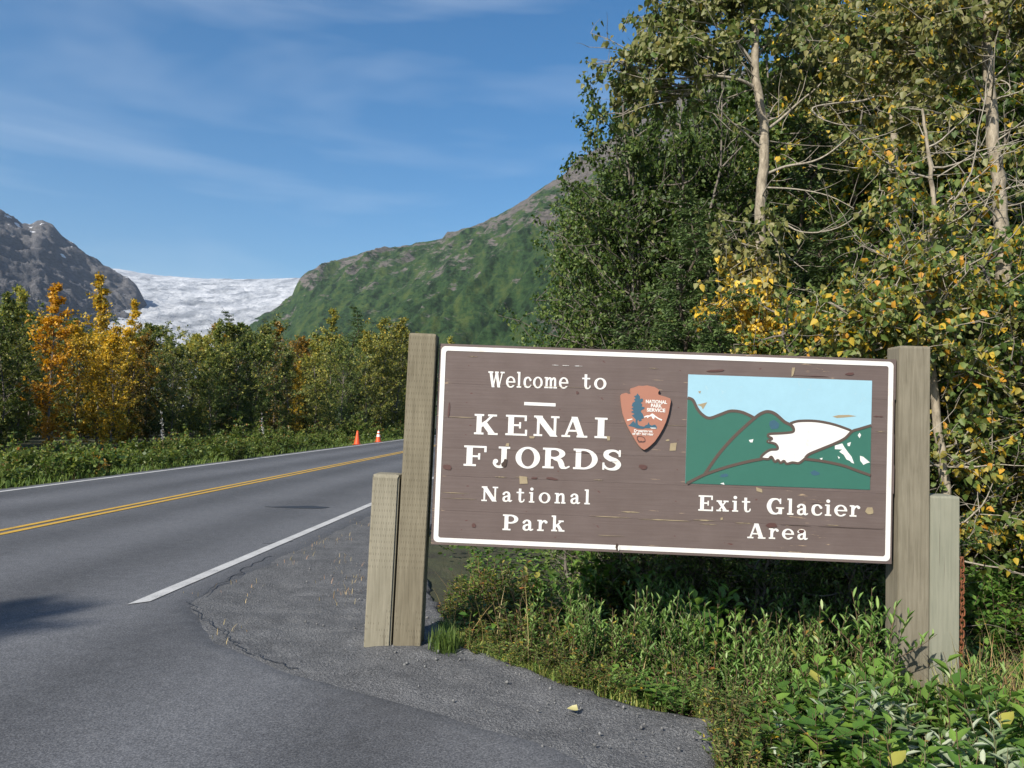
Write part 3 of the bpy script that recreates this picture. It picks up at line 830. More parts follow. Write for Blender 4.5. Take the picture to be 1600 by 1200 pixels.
def on_board(name, me, u, w, proud, mat, parent=None, sx=1.0, sz=None, depth=1.0, rot=0.0):
    """stand a flat outline (drawn in x, y) on the board face"""
    o = link(name, me, parent or board, MATS[mat] if mat else None)
    sz = sx if sz is None else sz
    o.matrix_local = Matrix.Translation((u, -proud, w)) @ Matrix.Rotation(rot, 4, 'Y') @ Matrix.Rotation(R(90), 4, 'X') @ Matrix.Diagonal((sx, sz, depth, 1))
    return o
def put_letters(boxes, w0, h):
    for ch, u0, u1, dw in boxes:
        on_board('letter', letter_mesh(ch), u0, w0 + dw, 0.0006, None, sx=(u1 - u0) / GLYPH[ch][1], sz=h, depth=0.003)
def put_word(word, u0, u1, w0, w1, h, gap=0.14):
    tot = sum((0.5 if c == ' ' else GLYPH[c][1]) for c in word) + gap * (len(word) - 1)
    k = (u1 - u0) / tot
    u = u0; bx = []
    for c in word:
        wd = 0.5 if c == ' ' else GLYPH[c][1]
        if c != ' ': bx.append((c, u, u + wd * k, (w1 - w0) * (u - u0) / (u1 - u0)))
        u += (wd + gap) * k
    put_letters(bx, w0, h)
put_word('Welcome', -1.202, -0.655, 0.398, 0.408, 0.108, 0.13)
put_word('to', -0.560, -0.395, 0.410, 0.412, 0.108, 0.2)
put_letters([('K', -1.284, -1.122, 0.0), ('E', -1.070, -0.922, 0.002), ('N', -0.878, -0.705, 0.004), ('A', -0.688, -0.512, 0.005), ('I', -0.468, -0.376, 0.006)], 0.073, 0.139)
put_letters([('F', -1.347, -1.193, 0.0), ('J', -1.150, -1.030, 0.001), ('O', -0.994, -0.828, 0.002), ('R', -0.810, -0.625, 0.005), ('D', -0.602, -0.437, 0.007), ('S', -0.412, -0.274, 0.009)], -0.144, 0.139)
put_word('National', -1.216, -0.479, -0.378, -0.371, 0.100, 0.27)
put_word('Park', -1.065, -0.645, -0.568, -0.560, 0.106, 0.22)
put_word('Exit', 0.250, 0.601, -0.383, -0.378, 0.104, 0.2)
put_word('Glacier', 0.706, 1.328, -0.387, -0.380, 0.108, 0.16)
put_word('Area', 0.582, 0.984, -0.553, -0.548, 0.100, 0.2)
on_board('dash', fill_mesh('dash', [[(-0.107, -0.0105), (0.107, -0.0115), (0.107, 0.0105), (-0.107, 0.0115)]], 0.003), -0.842, 0.294, 0.0006, 'sign_white')

def round_rect(x0, y0, x1, y1, r, n=6):
    P = []
    for cx, cy, a0 in ((x1 - r, y1 - r, 0), (x0 + r, y1 - r, 90), (x0 + r, y0 + r, 180), (x1 - r, y0 + r, 270)):
        for k in range(n + 1):
            a = R(a0 + 90 * k / n); P.append((cx + r * math.cos(a), cy + r * math.sin(a)))
    return P
on_board('border', fill_mesh('border', [round_rect(-1.531, -0.667, 1.530, 0.668, 0.03), round_rect(-1.499, -0.637, 1.498, 0.638, 0.016)], 0.003), 0, 0, 0.0006, 'sign_white')

def offset_line(P, w):
    """closed outline of a stroke of width w along P"""
    P = np.array(P, float)
    # smooth it
    Q = [P[0]]
    for i in range(len(P) - 1):
        p0, p1, p2, p3 = P[max(i - 1, 0)], P[i], P[i + 1], P[min(i + 2, len(P) - 1)]
        for k in range(1, 6):
            t = k / 5
            Q.append(0.5 * (2 * p1 + (p2 - p0) * t + (2 * p0 - 5 * p1 + 4 * p2 - p3) * t * t + (3 * p1 - p0 - 3 * p2 + p3) * t ** 3))
    Q = np.array(Q)
    d = np.gradient(Q, axis=0); d /= np.linalg.norm(d, axis=1)[:, None] + 1e-9
    nrm = np.stack([-d[:, 1], d[:, 0]], 1)
    return [tuple(q) for q in Q + nrm * w / 2] + [tuple(q) for q in (Q - nrm * w / 2)[::-1]], [tuple(q) for q in Q]

ridge = [(0.157, 0.374), (0.192, 0.361), (0.222, 0.306), (0.258, 0.265), (0.307, 0.243), (0.377, 0.269), (0.446, 0.296), (0.516, 0.293), (0.572, 0.273), (0.614, 0.252)]
slope = [(0.285, -0.138), (0.370, -0.005), (0.478, 0.126), (0.614, 0.258), (0.669, 0.295), (0.711, 0.301), (0.753, 0.284), (0.810, 0.237), (0.852, 0.218), (0.872, 0.196)]
icetop = [(0.850, 0.228), (0.907, 0.246), (1.018, 0.250), (1.129, 0.234), (1.227, 0.205), (1.262, 0.190)]
farhill = [(0.954, 0.000), (0.981, 0.027), (1.063, 0.065), (1.146, 0.103), (1.214, 0.141), (1.262, 0.190), (1.31, 0.208), (1.388, 0.235)]
iceedge = [(0.872, 0.198), (0.867, 0.172), (0.798, 0.160), (0.714, 0.152), (0.704, 0.135), (0.730, 0.120), (0.699, 0.100), (0.752, 0.086), (0.768, 0.053), (0.717, 0.044), (0.676, 0.015), (0.660, -0.012), (0.708, -0.018), (0.728, -0.001), (0.752, -0.034), (0.772, -0.022), (0.790, -0.040), (0.812, -0.026), (0.832, -0.044), (0.870, -0.034), (0.913, -0.036), (0.954, -0.002)]
lowline = [(0.168, -0.203), (0.289, -0.137), (0.441, -0.079), (0.580, -0.038), (0.668, -0.018)]
lowright = [(0.950, -0.008), (1.065, -0.017), (1.204, -0.041), (1.301, -0.072), (1.389, -0.100)]
PX0, PX1, PB, PT = 0.157, 1.389, -0.203, 0.536
skyp = fill_mesh('sky_panel', [[(PX0, PB), (PX1, PB + 0.006), (PX1, PT), (PX0, PT - 0.002)]], 0.003)
on_board('sky_panel', skyp, 0, 0, 0.0004, 'sign_sky')
def fine(P): return offset_line(P, 0.001)[1]
green = [(PX0 + 0.0005, PB + 0.001)] + fine(ridge) + fine(slope[3:]) + fine(icetop)[2:] + fine(farhill[5:])[1:] + [(PX1 - 0.0005, PB + 0.007)]
on_board('hill_panel', fill_mesh('hill_panel', [green], 0.003), 0, 0, 0.0016, 'sign_green')
ice = fine(iceedge) + fine(farhill[:6])[1:] + fine(icetop[::-1])[1:]
on_board('glacier_panel', fill_mesh('glacier_panel', [ice], 0.003), 0, 0, 0.0028, 'sign_white')
for k, (P, w) in enumerate(((ridge, 0.020), (slope, 0.021), (icetop, 0.017), (farhill, 0.018), (iceedge, 0.016), (lowline, 0.019), (lowright, 0.018))):
    on_board('groove', fill_mesh('groove', [offset_line(P, w)[0]], 0.0024), 0, 0, 0.0036 + 0.0004 * k, 'sign_groove')
rng = random.Random(12)
def blob(u, w, a, b, mat, proud, name='paint_chip', rot=0.0, n=9, sq=False, j=0.25):
    P = []
    for k in range(4 if sq else n):
        t = 2 * math.pi * (k + (0.5 if sq else rng.random() * 0.6)) / (4 if sq else n)
        q = 1 + rng.uniform(-j, j)
        P.append((a * q * math.cos(t), b * q * math.sin(t)))
    on_board(name, fill_mesh(name, [P], 0.0016), u, w, proud, mat, rot=rot)
# places where the paint has come off
for (u, w, a, b, m, sq) in ((-0.887, 0.066, 0.026, 0.012, 'chip_tan', True), (-0.933, -0.224, 0.036, 0.034, 'chip_tan', True), (0.068, 0.039, 0.032, 0.040, 'chip_tan', True), (0.654, -0.228, 0.030, 0.018, 'chip_tan', True),
                            (-0.368, 0.078, 0.016, 0.022, 'chip_tan', True), (-1.052, 0.012, 0.014, 0.014, 'chip_tan', True), (0.030, 0.083, 0.014, 0.006, 'chip_tan', False), (1.389, -0.336, 0.026, 0.026, 'chip_tan', False), (0.408, -0.43, 0.012, 0.012, 'chip_tan', True),
                            (-0.86, -0.208, 0.02, 0.006, 'knot_red', False), (-0.74, -0.208, 0.045, 0.008, 'knot_red', False), (-0.13, -0.105, 0.034, 0.014, 'knot_red', False), (0.74, -0.462, 0.035, 0.016, 'knot_red', False), (0.94, -0.492, 0.018, 0.012, 'knot_red', False), (-0.59, 0.382, 0.010, 0.010, 'knot_red', False), (-1.26, -0.545, 0.014, 0.014, 'knot_red', False), (-1.46, -0.16, 0.03, 0.018, 'knot_red', False), (0.34, 0.565, 0.06, 0.008, 'knot_red', False),
                            (0.86, 0.578, 0.010, 0.035, 'chip_tan', False), (1.24, 0.577, 0.03, 0.010, 'knot_red', False), (-1.462, 0.23, 0.006, 0.05, 'knot_red', False), (-0.283, -0.652, 0.012, 0.03, 'chip_dark', False), (-0.275, -0.655, 0.006, 0.02, 'sign_white', False),
                            (1.02, -0.10, 0.03, 0.016, 'plaque_blue', False), (0.42, -0.14, 0.03, 0.012, 'plaque_blue', False), (0.74, 0.215, 0.04, 0.03, 'plaque_blue', False)):
    blob(u, w, a, b, m, 0.0062 if m == 'sign_white' else (0.0033 if m == 'plaque_blue' else 0.0028), sq=sq, rot=rng.uniform(-0.2, 0.2))
on_board('paint_chip', fill_mesh('paint_chip', [[(-0.012, -0.030), (0.008, -0.036), (0.020, -0.024), (0.024, 0.004), (0.026, 0.018), (0.006, 0.022), (0.000, 0.004), (-0.016, -0.012)]], 0.002), -1.075, -0.108, 0.0030, 'chip_dark')
def sliver(u0, u1, w, h, m):
    n = 8
    top = [(u0 + (u1 - u0) * k / n, h * 0.6 * rng.uniform(0.2, 1) * math.sin(math.pi * (k + 0.3) / (n + 0.6))) for k in range(n + 1)]
    bot = [(x, -y * rng.uniform(0.4, 1)) for x, y in top[::-1]]
    on_board('paint_chip', fill_mesh('paint_chip', [top + bot], 0.0016), 0, w, 0.0026, m, rot=0.003)
for a, b, w, h, m in ((-1.467, -1.285, 0.181, 0.007, 'chip_tan'), (-1.49, -1.30, -0.335, 0.006, 'chip_tan'), (-1.485, -1.25, -0.372, 0.005, 'chip_tan'), (-0.48, -0.20, -0.450, 0.006, 'chip_tan'), (-0.15, 0.20, -0.455, 0.008, 'chip_tan'), (-0.27, -0.14, -0.412, 0.010, 'chip_tan'), (0.22, 0.36, -0.445, 0.008, 'chip_tan'), (0.26, 0.38, -0.470, 0.006, 'chip_tan'), (0.5, 0.62, -0.452, 0.006, 'chip_tan'),
                      (-0.42, -0.24, -0.576, 0.005, 'chip_tan'), (-0.77, -0.72, 0.562, 0.006, 'sign_white'), (-0.70, -0.65, 0.562, 0.006, 'sign_white'), (-0.62, -0.56, 0.562, 0.005, 'sign_white'), (-0.11, -0.05, 0.566, 0.005, 'chip_tan'), (-1.35, -1.28, 0.60, 0.004, 'chip_tan'), (0.80, 1.00, -0.452, 0.003, 'chip_dark'), (1.05, 1.48, -0.452, 0.003, 'chip_dark'), (1.1, 1.2, -0.44, 0.006, 'chip_tan'), (0.85, 1.1, 0.556, 0.006, 'knot_red'), (1.40, 1.47, 0.30, 0.012, 'knot_red'), (1.42, 1.48, 0.20, 0.004, 'chip_tan'), (1.0, 1.09, -0.30, 0.0028, 'chip_dark'), (-1.0, -0.9, -0.21, 0.006, 'chip_tan'), (-1.13, -1.05, -0.214, 0.006, 'chip_tan'), (-0.46, -0.40, -0.205, 0.006, 'chip_tan'), (-0.6, -0.45, -0.025, 0.004, 'knot_red'), (-0.36, -0.3, -0.078, 0.005, 'knot_red'), (-1.1, -0.5, 0.415, 0.0022, 'chip_tan'), (0.0, 0.15, 0.184, 0.002, 'chip_tan')):
    sliver(a, b, w, h, m)
for P in ([(1.150, 0.090), (1.198, 0.106), (1.215, 0.078), (1.240, 0.046), (1.262, 0.02), (1.280, -0.026), (1.262, -0.02), (1.250, -0.008), (1.229, 0.0), (1.21, 0.03), (1.180, 0.05), (1.20, 0.066), (1.150, 0.066)], [(1.318, 0.028), (1.340, 0.022), (1.384, -0.014), (1.362, -0.02), (1.342, -0.032), (1.32, -0.005)], [(1.300, 0.165), (1.312, 0.182), (1.322, 0.168), (1.312, 0.146)], [(1.232, 0.108), (1.256, 0.118), (1.248, 0.090), (1.236, 0.09)], [(0.575, 0.105), (0.605, 0.112), (0.600, 0.09), (0.585, 0.09)], [(1.05, 0.0), (1.07, 0.005), (1.065, -0.012)], [(1.17, 0.02), (1.185, 0.012), (1.178, 0.0)], [(0.39, -0.195), (0.415, -0.188), (0.42, -0.202)]):
    on_board('paint_chip', fill_mesh('paint_chip', [P], 0.002), 0, 0, 0.0034, 'sign_white')
for P in ([(1.13, 0.285), (1.17, 0.296), (1.24, 0.300), (1.29, 0.293), (1.23, 0.284), (1.16, 0.276)], [(0.222, 0.33), (0.29, 0.35), (0.262, 0.300), (0.25, 0.32)], [(0.225, 0.42), (0.245, 0.425), (0.24, 0.405)]):
    on_board('paint_chip', fill_mesh('paint_chip', [P], 0.002), 0, 0, 0.0018, 'chip_tan')

# arrowhead plaque bolted to the board
AP = [(-0.299, 0.372), (-0.290, 0.384), (-0.262, 0.393), (-0.250, 0.388), (-0.238, 0.384), (-0.229, 0.390), (-0.236, 0.408), (-0.230, 0.424), (-0.205, 0.432), (-0.178, 0.444), (-0.150, 0.443), (-0.122, 0.448), (-0.095, 0.443), (-0.073, 0.440), (-0.050, 0.428), (-0.038, 0.418), (-0.046, 0.404), (-0.044, 0.390), (-0.030, 0.384), (-0.004, 0.378), (0.036, 0.366), (0.041, 0.345), (0.034, 0.300), (0.028, 0.262), (0.012, 0.205), (-0.008, 0.158), (-0.035, 0.108), (-0.060, 0.070), (-0.089, 0.040), (-0.110, 0.022), (-0.128, 0.012), (-0.148, 0.022), (-0.166, 0.040), (-0.186, 0.068), (-0.206, 0.100), (-0.228, 0.134), (-0.248, 0.170), (-0.266, 0.210), (-0.281, 0.252), (-0.290, 0.295), (-0.296, 0.335)]
plaque = link('arrowhead_plaque', fill_mesh('arrowhead_plaque', [AP], 0.020), sign, MATS['plaque_red'])
plaque.matrix_local = sign_inv @ BM @ Matrix.Translation((0, -0.013, 0)) @ Matrix.Rotation(R(90), 4, 'X')
plaque['label'] = 'terracotta arrowhead plaque with a blue tree, a white mountain and small white words'
AC = (-0.129, 0.23)
def on_plaque(name, P, mat, lift=0.0108):
    o = link(name, fill_mesh(name, P, 0.0016), plaque, MATS[mat])
    o.location = (0, 0, lift)
    return o
def zp(x, y):   # plan of the emblem, measured in tenths of photo pixels
    return (-0.299 + (x - 135) * 0.00043, 0.446 - (y - 130) * 0.00043 + (x - 500) * 0.000018)
tree_p = [(400, 252), (415, 272), (440, 300), (440, 345), (470, 330), (490, 345), (485, 380), (455, 400), (480, 425), (470, 460), (515, 470), (515, 495), (470, 515), (460, 540), (490, 575), (510, 620), (505, 650), (470, 655), (480, 680), (440, 695), (418, 660), (412, 700), (425, 745), (460, 765), (520, 775), (545, 750), (570, 745), (588, 705), (605, 745), (640, 760), (660, 750), (690, 745), (720, 780), (715, 815), (600, 800), (530, 800), (500, 812), (410, 805), (350, 780), (270, 760), (300, 740), (345, 685), (365, 700), (380, 730), (385, 665), (350, 625), (320, 600), (365, 575), (305, 545), (345, 520), (310, 490), (345, 470), (315, 450), (330, 400), (370, 375), (345, 350), (372, 330), (345, 295), (380, 285)]
on_plaque('tree_emblem', [[zp(*p) for p in tree_p]], 'plaque_blue')
mnt = [(510, 625), (540, 605), (560, 600), (600, 600), (640, 568), (660, 580), (690, 605), (740, 640), (800, 665), (790, 685), (740, 662), (700, 635), (680, 625), (670, 662), (645, 645), (630, 612), (590, 622), (570, 645), (555, 622), (520, 635)]
on_plaque('mountain_emblem', [[zp(*p) for p in mnt]], 'sign_white')
on_plaque('mountain_emblem', [[zp(*p) for p in [(245, 665), (330, 648), (335, 662), (300, 672), (258, 686)]]], 'sign_white')
on_plaque('river_emblem', [[zp(*p) for p in [(610, 790), (700, 795), (712, 806), (640, 808)]]], 'sign_white', 0.0124)
bis = [(412, 930), (440, 922), (490, 926), (530, 945), (548, 980), (545, 1015), (520, 1025), (440, 1025), (430, 1000), (414, 985), (410, 950)]
bis_in = [(424, 942), (450, 932), (490, 938), (522, 955), (536, 985), (532, 1002), (515, 1000), (500, 1006), (480, 996), (455, 1006), (440, 985), (424, 975)]
on_plaque('bison_emblem', [[zp(*p) for p in bis], [zp(*p) for p in bis_in]], 'knot_red')
def small_text(txt, x, y, size, width, bold=0.0):
    cu = bpy.data.curves.new('plaque_words', 'FONT')
    cu.body = txt; cu.size = size; cu.align_x = 'CENTER'; cu.extrude = 0.0008; cu.offset = bold
    ob = bpy.data.objects.new('plaque_words', cu); COL.objects.link(ob)
    me = bpy.data.meshes.new_from_object(ob.evaluated_get(bpy.context.evaluated_depsgraph_get()))
    bpy.data.objects.remove(ob); bpy.data.curves.remove(cu)
    v = np.array([q.co[:] for q in me.vertices]); k = width / (v[:, 0].max() - v[:, 0].min())
    o = link('plaque_words', me, plaque, MATS['sign_white'])
    p = zp(x, y); o.location = (p[0], p[1], 0.0112); o.scale = (k, 1, 1)
for t_, x_, y_, s_, w_, b_ in (('NATIONAL', 698, 412, 0.032, 0.142, 0.0011), ('PARK', 698, 475, 0.032, 0.074, 0.0011), ('SERVICE', 698, 543, 0.032, 0.124, 0.0011), ('Department', 508, 862, 0.024, 0.124, 0.0008), ('of the Interior', 505, 908, 0.024, 0.142, 0.0008)):
    small_text(t_, x_, y_, s_, w_, b_)

# posts: each leans a little; square timber, chamfered top
def post(x, y, ztop, zbot, w, d, mat, lean, cham, yaw=R(-1.7), rnd=0.004):
    L = ztop - zbot
    bm = bmesh.new()
    bmesh.ops.create_cube(bm, size=1.0)
    bmesh.ops.scale(bm, vec=(w, d, L), verts=bm.verts)
    bmesh.ops.translate(bm, vec=(0, 0, L / 2), verts=bm.verts)
    top = [e for e in bm.edges if all(v.co.z > L - 1e-4 for v in e.verts)]
    bmesh.ops.bevel(bm, geom=top, offset=cham, segments=2, affect='EDGES', profile=0.6)
    ver = [e for e in bm.edges if abs(e.verts[0].co.x - e.verts[1].co.x) < 1e-5 and abs(e.verts[0].co.y - e.verts[1].co.y) < 1e-5 and abs(e.verts[0].co.z - e.verts[1].co.z) > 0.3]
    bmesh.ops.bevel(bm, geom=ver, offset=rnd, segments=2, affect='EDGES')
    o = link('post', bm_mesh('post', bm), sign, MATS[mat])
    o.matrix_local = sign_inv @ Matrix.Translation((x, y, zbot)) @ Matrix.Rotation(yaw, 4, 'Z') @ Matrix.Rotation(lean, 4, 'Y')
    return o
post(-0.668, 5.505, 2.15, -0.30, 0.186, 0.185, 'post_wood', R(1.25), 0.018)
post(-0.868, 5.512, 1.185, -0.30, 0.182, 0.185, 'post_wood_pale', R(1.25), 0.024, rnd=0.012)
post(2.700, 5.425, 2.14, -0.75, 0.205, 0.19, 'post_wood_smooth', R(0.05), 0.018)
post(2.909, 5.432, 1.14, -0.75, 0.196, 0.19, 'post_wood_grey', R(0.05), 0.016)

# ------------------------------------------------------------------ rusty chain on the short right post
chain = empty('rusty_chain', (3.032, 5.375, -0.1))
tag(chain, 'rusty iron chain hanging down the edge of the short grey post', 'chain')
bm = bmesh.new()
ring = []
for k in range(14):
    a = 2 * math.pi * k / 14
    c = Vector((0.0105 * math.cos(a), 0, 0.016 * math.sin(a) + (0.008 if math.sin(a) > 0 else -0.008)))
    o_ = Vector((math.cos(a), 0, math.sin(a)))
    ring.append([bm.verts.new(c + 0.0042 * (o_ * math.cos(b) + Vector((0, 1, 0)) * math.sin(b))) for b in [2 * math.pi * j / 6 for j in range(6)]])
for i in range(14):
    for j in range(6):
        bm.faces.new((ring[i][j], ring[i][(j + 1) % 6], ring[(i + 1) % 14][(j + 1) % 6], ring[(i + 1) % 14][j]))
link_me = bm_mesh('link', bm, True); link_me.materials.append(MATS['rust'])
rng = random.Random(2)
for k in range(30):
    o = link('link', link_me, chain)
    t = k / 29
    o.scale = (1.3, 1.3, 1.15)
    o.location = (0.006 * math.sin(6 * t) + rng.uniform(-0.002, 0.002), -0.02 + 0.005 * math.sin(4 * t), 0.80 - k * 0.0365)
    o.rotation_euler = (rng.uniform(-0.1, 0.1), rng.uniform(-0.08, 0.08), R(90 * (k % 2) + 40) + rng.uniform(-0.3, 0.3))
o = link('hook', box_mesh('hook', 0.03, 0.012, 0.014, 0.003), chain, MATS['rust']); o.location = (-0.004, -0.02, 0.832)

# ------------------------------------------------------------------ traffic cones
def cone(px, py, Y, label, bands, h):
    p = at(px, py, Y)
    t = empty('traffic_cone', (p.x, p.y, 0.0 if abs(s_of(p.x, p.y)) < 10.6 else gzf(p.x, p.y) - 0.02))
    tag(t, label, 'traffic cone', 'traffic cones at the road edge')
    r0, r1 = 0.155, 0.035
    def rad(z): return r0 + (r1 - r0) * z / h
    def shell(name, z0, z1, e, mat, cap=False):
        bm = bmesh.new(); rows = []
        for z in np.linspace(z0, z1, 5):
            rows.append([bm.verts.new(((rad(z) + e) * math.cos(2 * math.pi * k / 24), (rad(z) + e) * math.sin(2 * math.pi * k / 24), z + 0.04)) for k in range(24)])
        for a, b in zip(rows[:-1], rows[1:]):
            for k in range(24): bm.faces.new((a[k], a[(k + 1) % 24], b[(k + 1) % 24], b[k]))
        if cap: bm.faces.new(rows[-1])
        link(name, bm_mesh(name, bm, True), t, MATS[mat])
    shell('body', 0, h, 0, 'cone_orange', True)
    for z0, z1 in bands: shell('reflective_band', z0, z1, 0.003, 'cone_band')
    bm = bmesh.new(); bmesh.ops.create_cube(bm, size=1.0); bmesh.ops.scale(bm, vec=(0.40, 0.40, 0.04), verts=bm.verts)
    bmesh.ops.translate(bm, vec=(0, 0, 0.02), verts=bm.verts)
    bmesh.ops.bevel(bm, geom=list(bm.edges), offset=0.015, segments=2, affect='EDGES')
    link('base', bm_mesh('base', bm), t, MATS['cone_base'])
    t.rotation_euler = (0, 0, 0.5)
cone(558, 694.5, 39.5, 'plain orange traffic cone standing beside the road edge line', [], 0.66)
cone(591, 690.5, 43.5, 'orange traffic cone with two white reflective bands at road edge', [(0.27, 0.39), (0.47, 0.57)], 0.62)

# ------------------------------------------------------------------ vegetation builders
class Plant:
    """collects wood (tapered tubes) and leaves (folded blades) for one plant"""
    def __init__(s, seed):
        s.rng = random.Random(seed); s.np = np.random.default_rng(seed)
        s.V, s.F, s.n = [], [], 0
        s.tw = []                      # leaf bearers: (p0, p1, weight)
        s.L = []                       # leaf batches
    def tube(s, P, R0, R1, sides=5, ease=1.0):
        P = np.array([tuple(p) for p in P], float); m = len(P)
        d = np.gradient(P, axis=0); d /= np.linalg.norm(d, axis=1)[:, None] + 1e-9
        ref = np.array([0.3, 0.9, 0.1]); a = np.cross(d, ref); a /= np.linalg.norm(a, axis=1)[:, None] + 1e-9
        b = np.cross(d, a)
        t = np.linspace(0, 1, m) ** ease
        r = (R0 + (R1 - R0) * t)[:, None, None]
        ang = np.arange(sides) * 2 * np.pi / sides
        ring = P[:, None] + r * (a[:, None] * np.cos(ang)[None, :, None] + b[:, None] * np.sin(ang)[None, :, None])
        i = np.arange(m - 1)[:, None] * sides; j = np.arange(sides)[None]
        q = np.stack([i + j, i + (j + 1) % sides, i + sides + (j + 1) % sides, i + sides + j], -1).reshape(-1, 4) + s.n
        s.V.append(ring.reshape(-1, 3)); s.F.append(q); s.n += m * sides
    def limb(s, p, d, L, r, wob=0.25, up=0.1, segs=6, r1=None, sides=5):
        """a wandering limb; returns its points"""
        p = Vector(p); d = Vector(d).normalized(); pts = [p.copy()]
        for k in range(segs):
            d = (d + Vector((s.rng.gauss(0, wob), s.rng.gauss(0, wob), s.rng.gauss(0, wob) + up)) * 0.5).normalized()
            p = p + d * (L / segs); pts.append(p.copy())
        s.tube(pts, r, r * 0.3 if r1 is None else r1, sides)
        return pts
    def leaves(s, P, axis, nrm, ln, wd, tint, shape='ovate', fold=0.18, curl=0.12):
        """P base points, axis along the leaf, nrm rough face normal; all (n,3)"""
        n = len(P)
        if n == 0: return
        axis = axis / (np.linalg.norm(axis, axis=1)[:, None] + 1e-9)
        side = np.cross(axis, nrm); side /= np.linalg.norm(side, axis=1)[:, None] + 1e-9
        up = np.cross(side, axis)
        prof = {'ovate': ((0.28, 0.46), (0.66, 0.36)), 'lance': ((0.30, 0.40), (0.66, 0.40)), 'heart': ((0.20, 0.50), (0.58, 0.36)), 'blade': ((0.3, 0.5), (0.7, 0.4))}[shape]
        ln = ln[:, None]; wd = wd[:, None]
        (t1, w1), (t2, w2) = prof
        def q(t, w, z): return P + axis * ln * t + side * wd * w + up * (ln * z)
        v = [q(0, 0, 0), q(t1, w1, fold * w1), q(t2, w2, fold * w2 - curl * 0.5), q(1, 0, -curl), q(t2, -w2, fold * w2 - curl * 0.5), q(t1, -w1, fold * w1)]
        s.L.append((np.stack(v, 1), tint))
    def quads(s, P, axis, nrm, ln, wd, tint):
        """cheap diamond leaves: one quad each"""
        axis = axis / (np.linalg.norm(axis, axis=1)[:, None] + 1e-9)
        side = np.cross(axis, nrm); side /= np.linalg.norm(side, axis=1)[:, None] + 1e-9
        ln = ln[:, None]; wd = wd[:, None]
        v = np.stack([P, P + axis * ln * 0.45 + side * wd * 0.5, P + axis * ln, P + axis * ln * 0.45 - side * wd * 0.5], 1)
        s.L.append((v, tint))
    def scatter(s, n, ln, wd, spread=0.08, droop=0.4, shape='ovate', tint=None, cheap=False, out=None, upn=0.6, tw=None):
        """leaves along the recorded twigs"""
        tw = tw or s.tw
        if not tw: return
        A = np.array([tuple(t[0]) for t in tw]); B = np.array([tuple(t[1]) for t in tw]); w = np.array([t[2] for t in tw], float)
        na = max(1, n // 4)                                   # leaves sit in bunches of about four
        i = s.np.choice(len(tw), na, p=w / w.sum())
        t = s.np.random((na, 1))
        C = A[i] + (B[i] - A[i]) * t + s.np.normal(0, spread * 0.45, (na, 3))
        j = s.np.integers(0, na, n); i = i[j]
        P = C[j] + s.np.normal(0, spread * 0.5, (n, 3))
        d = B[i] - A[i]; d /= np.linalg.norm(d, axis=1)[:, None] + 1e-9
        ax = d * 0.5 + s.np.normal(0, 0.6, (n, 3)); ax[:, 2] -= droop
        nr = s.np.normal(0, 0.6, (n, 3)); nr[:, 2] += upn
        k = s.np.uniform(0.5, 1.3, n)
        ti = s.np.random(n) if tint is None else tint(P, s.np)
        (s.quads if cheap else lambda *a: s.leaves(*a, shape=shape))(P, ax, nr, ln * k, wd * k, np.clip(ti, 0, 1))
    def wood_mesh(s, name, mat):
        me = mesh_np(name, np.vstack(s.V), np.vstack(s.F), smooth=True)
        me.materials.append(MATS[mat]); return me
    def leaf_mesh(s, name, mat):
        Vs, Fs, T, n = [], [], [], 0
        for v, ti in s.L:
            m, k = v.shape[:2]
            b = (np.arange(m) * k)[:, None] + n
            if k == 6:
                f = np.concatenate([b + np.array([[0, 1, 2, 3]]), b + np.array([[0, 3, 4, 5]])], 1).reshape(-1, 4); T.append(np.repeat(ti, 2))
            else:
                f = b + np.array([[0, 1, 2, 3]]); T.append(ti)
            Vs.append(v.reshape(-1, 3)); Fs.append(f); n += m * k
        me = mesh_np(name, np.vstack(Vs), np.vstack(Fs), fattr=np.concatenate(T))
        me.materials.append(MATS[mat]); return me

def thing_from(p, name, wood, leaf, wmat, lmat, crown='crown', trunk='trunk'):
    t = empty(name)
    link(trunk, p.wood_mesh(trunk, wmat), t)
    c = link(crown, p.leaf_mesh(crown, lmat), t)
    c['kind'] = 'stuff'
    return t

def put(proto, used, x, y, rz, sc, label, cat, group=None, dz=-0.05, sz=None, lmat=None, tilt=0.0):
    """first use moves the prototype itself; later uses copy it with its parts"""
    t = copy_tree(proto) if proto.name in used else proto
    used.add(proto.name)
    t.location = (x, y, gzf(x, y) + dz)
    t.rotation_euler = (tilt, 0, rz)
    t.scale = (sc, sc, sc if sz is None else sz)
    tag(t, label, cat, group)
    if lmat:
        for c in t.children:
            if c.get('kind') == 'stuff':
                c.material_slots[0].link = 'OBJECT'; c.material_slots[0].material = MATS[lmat]
    return t
USED = set()

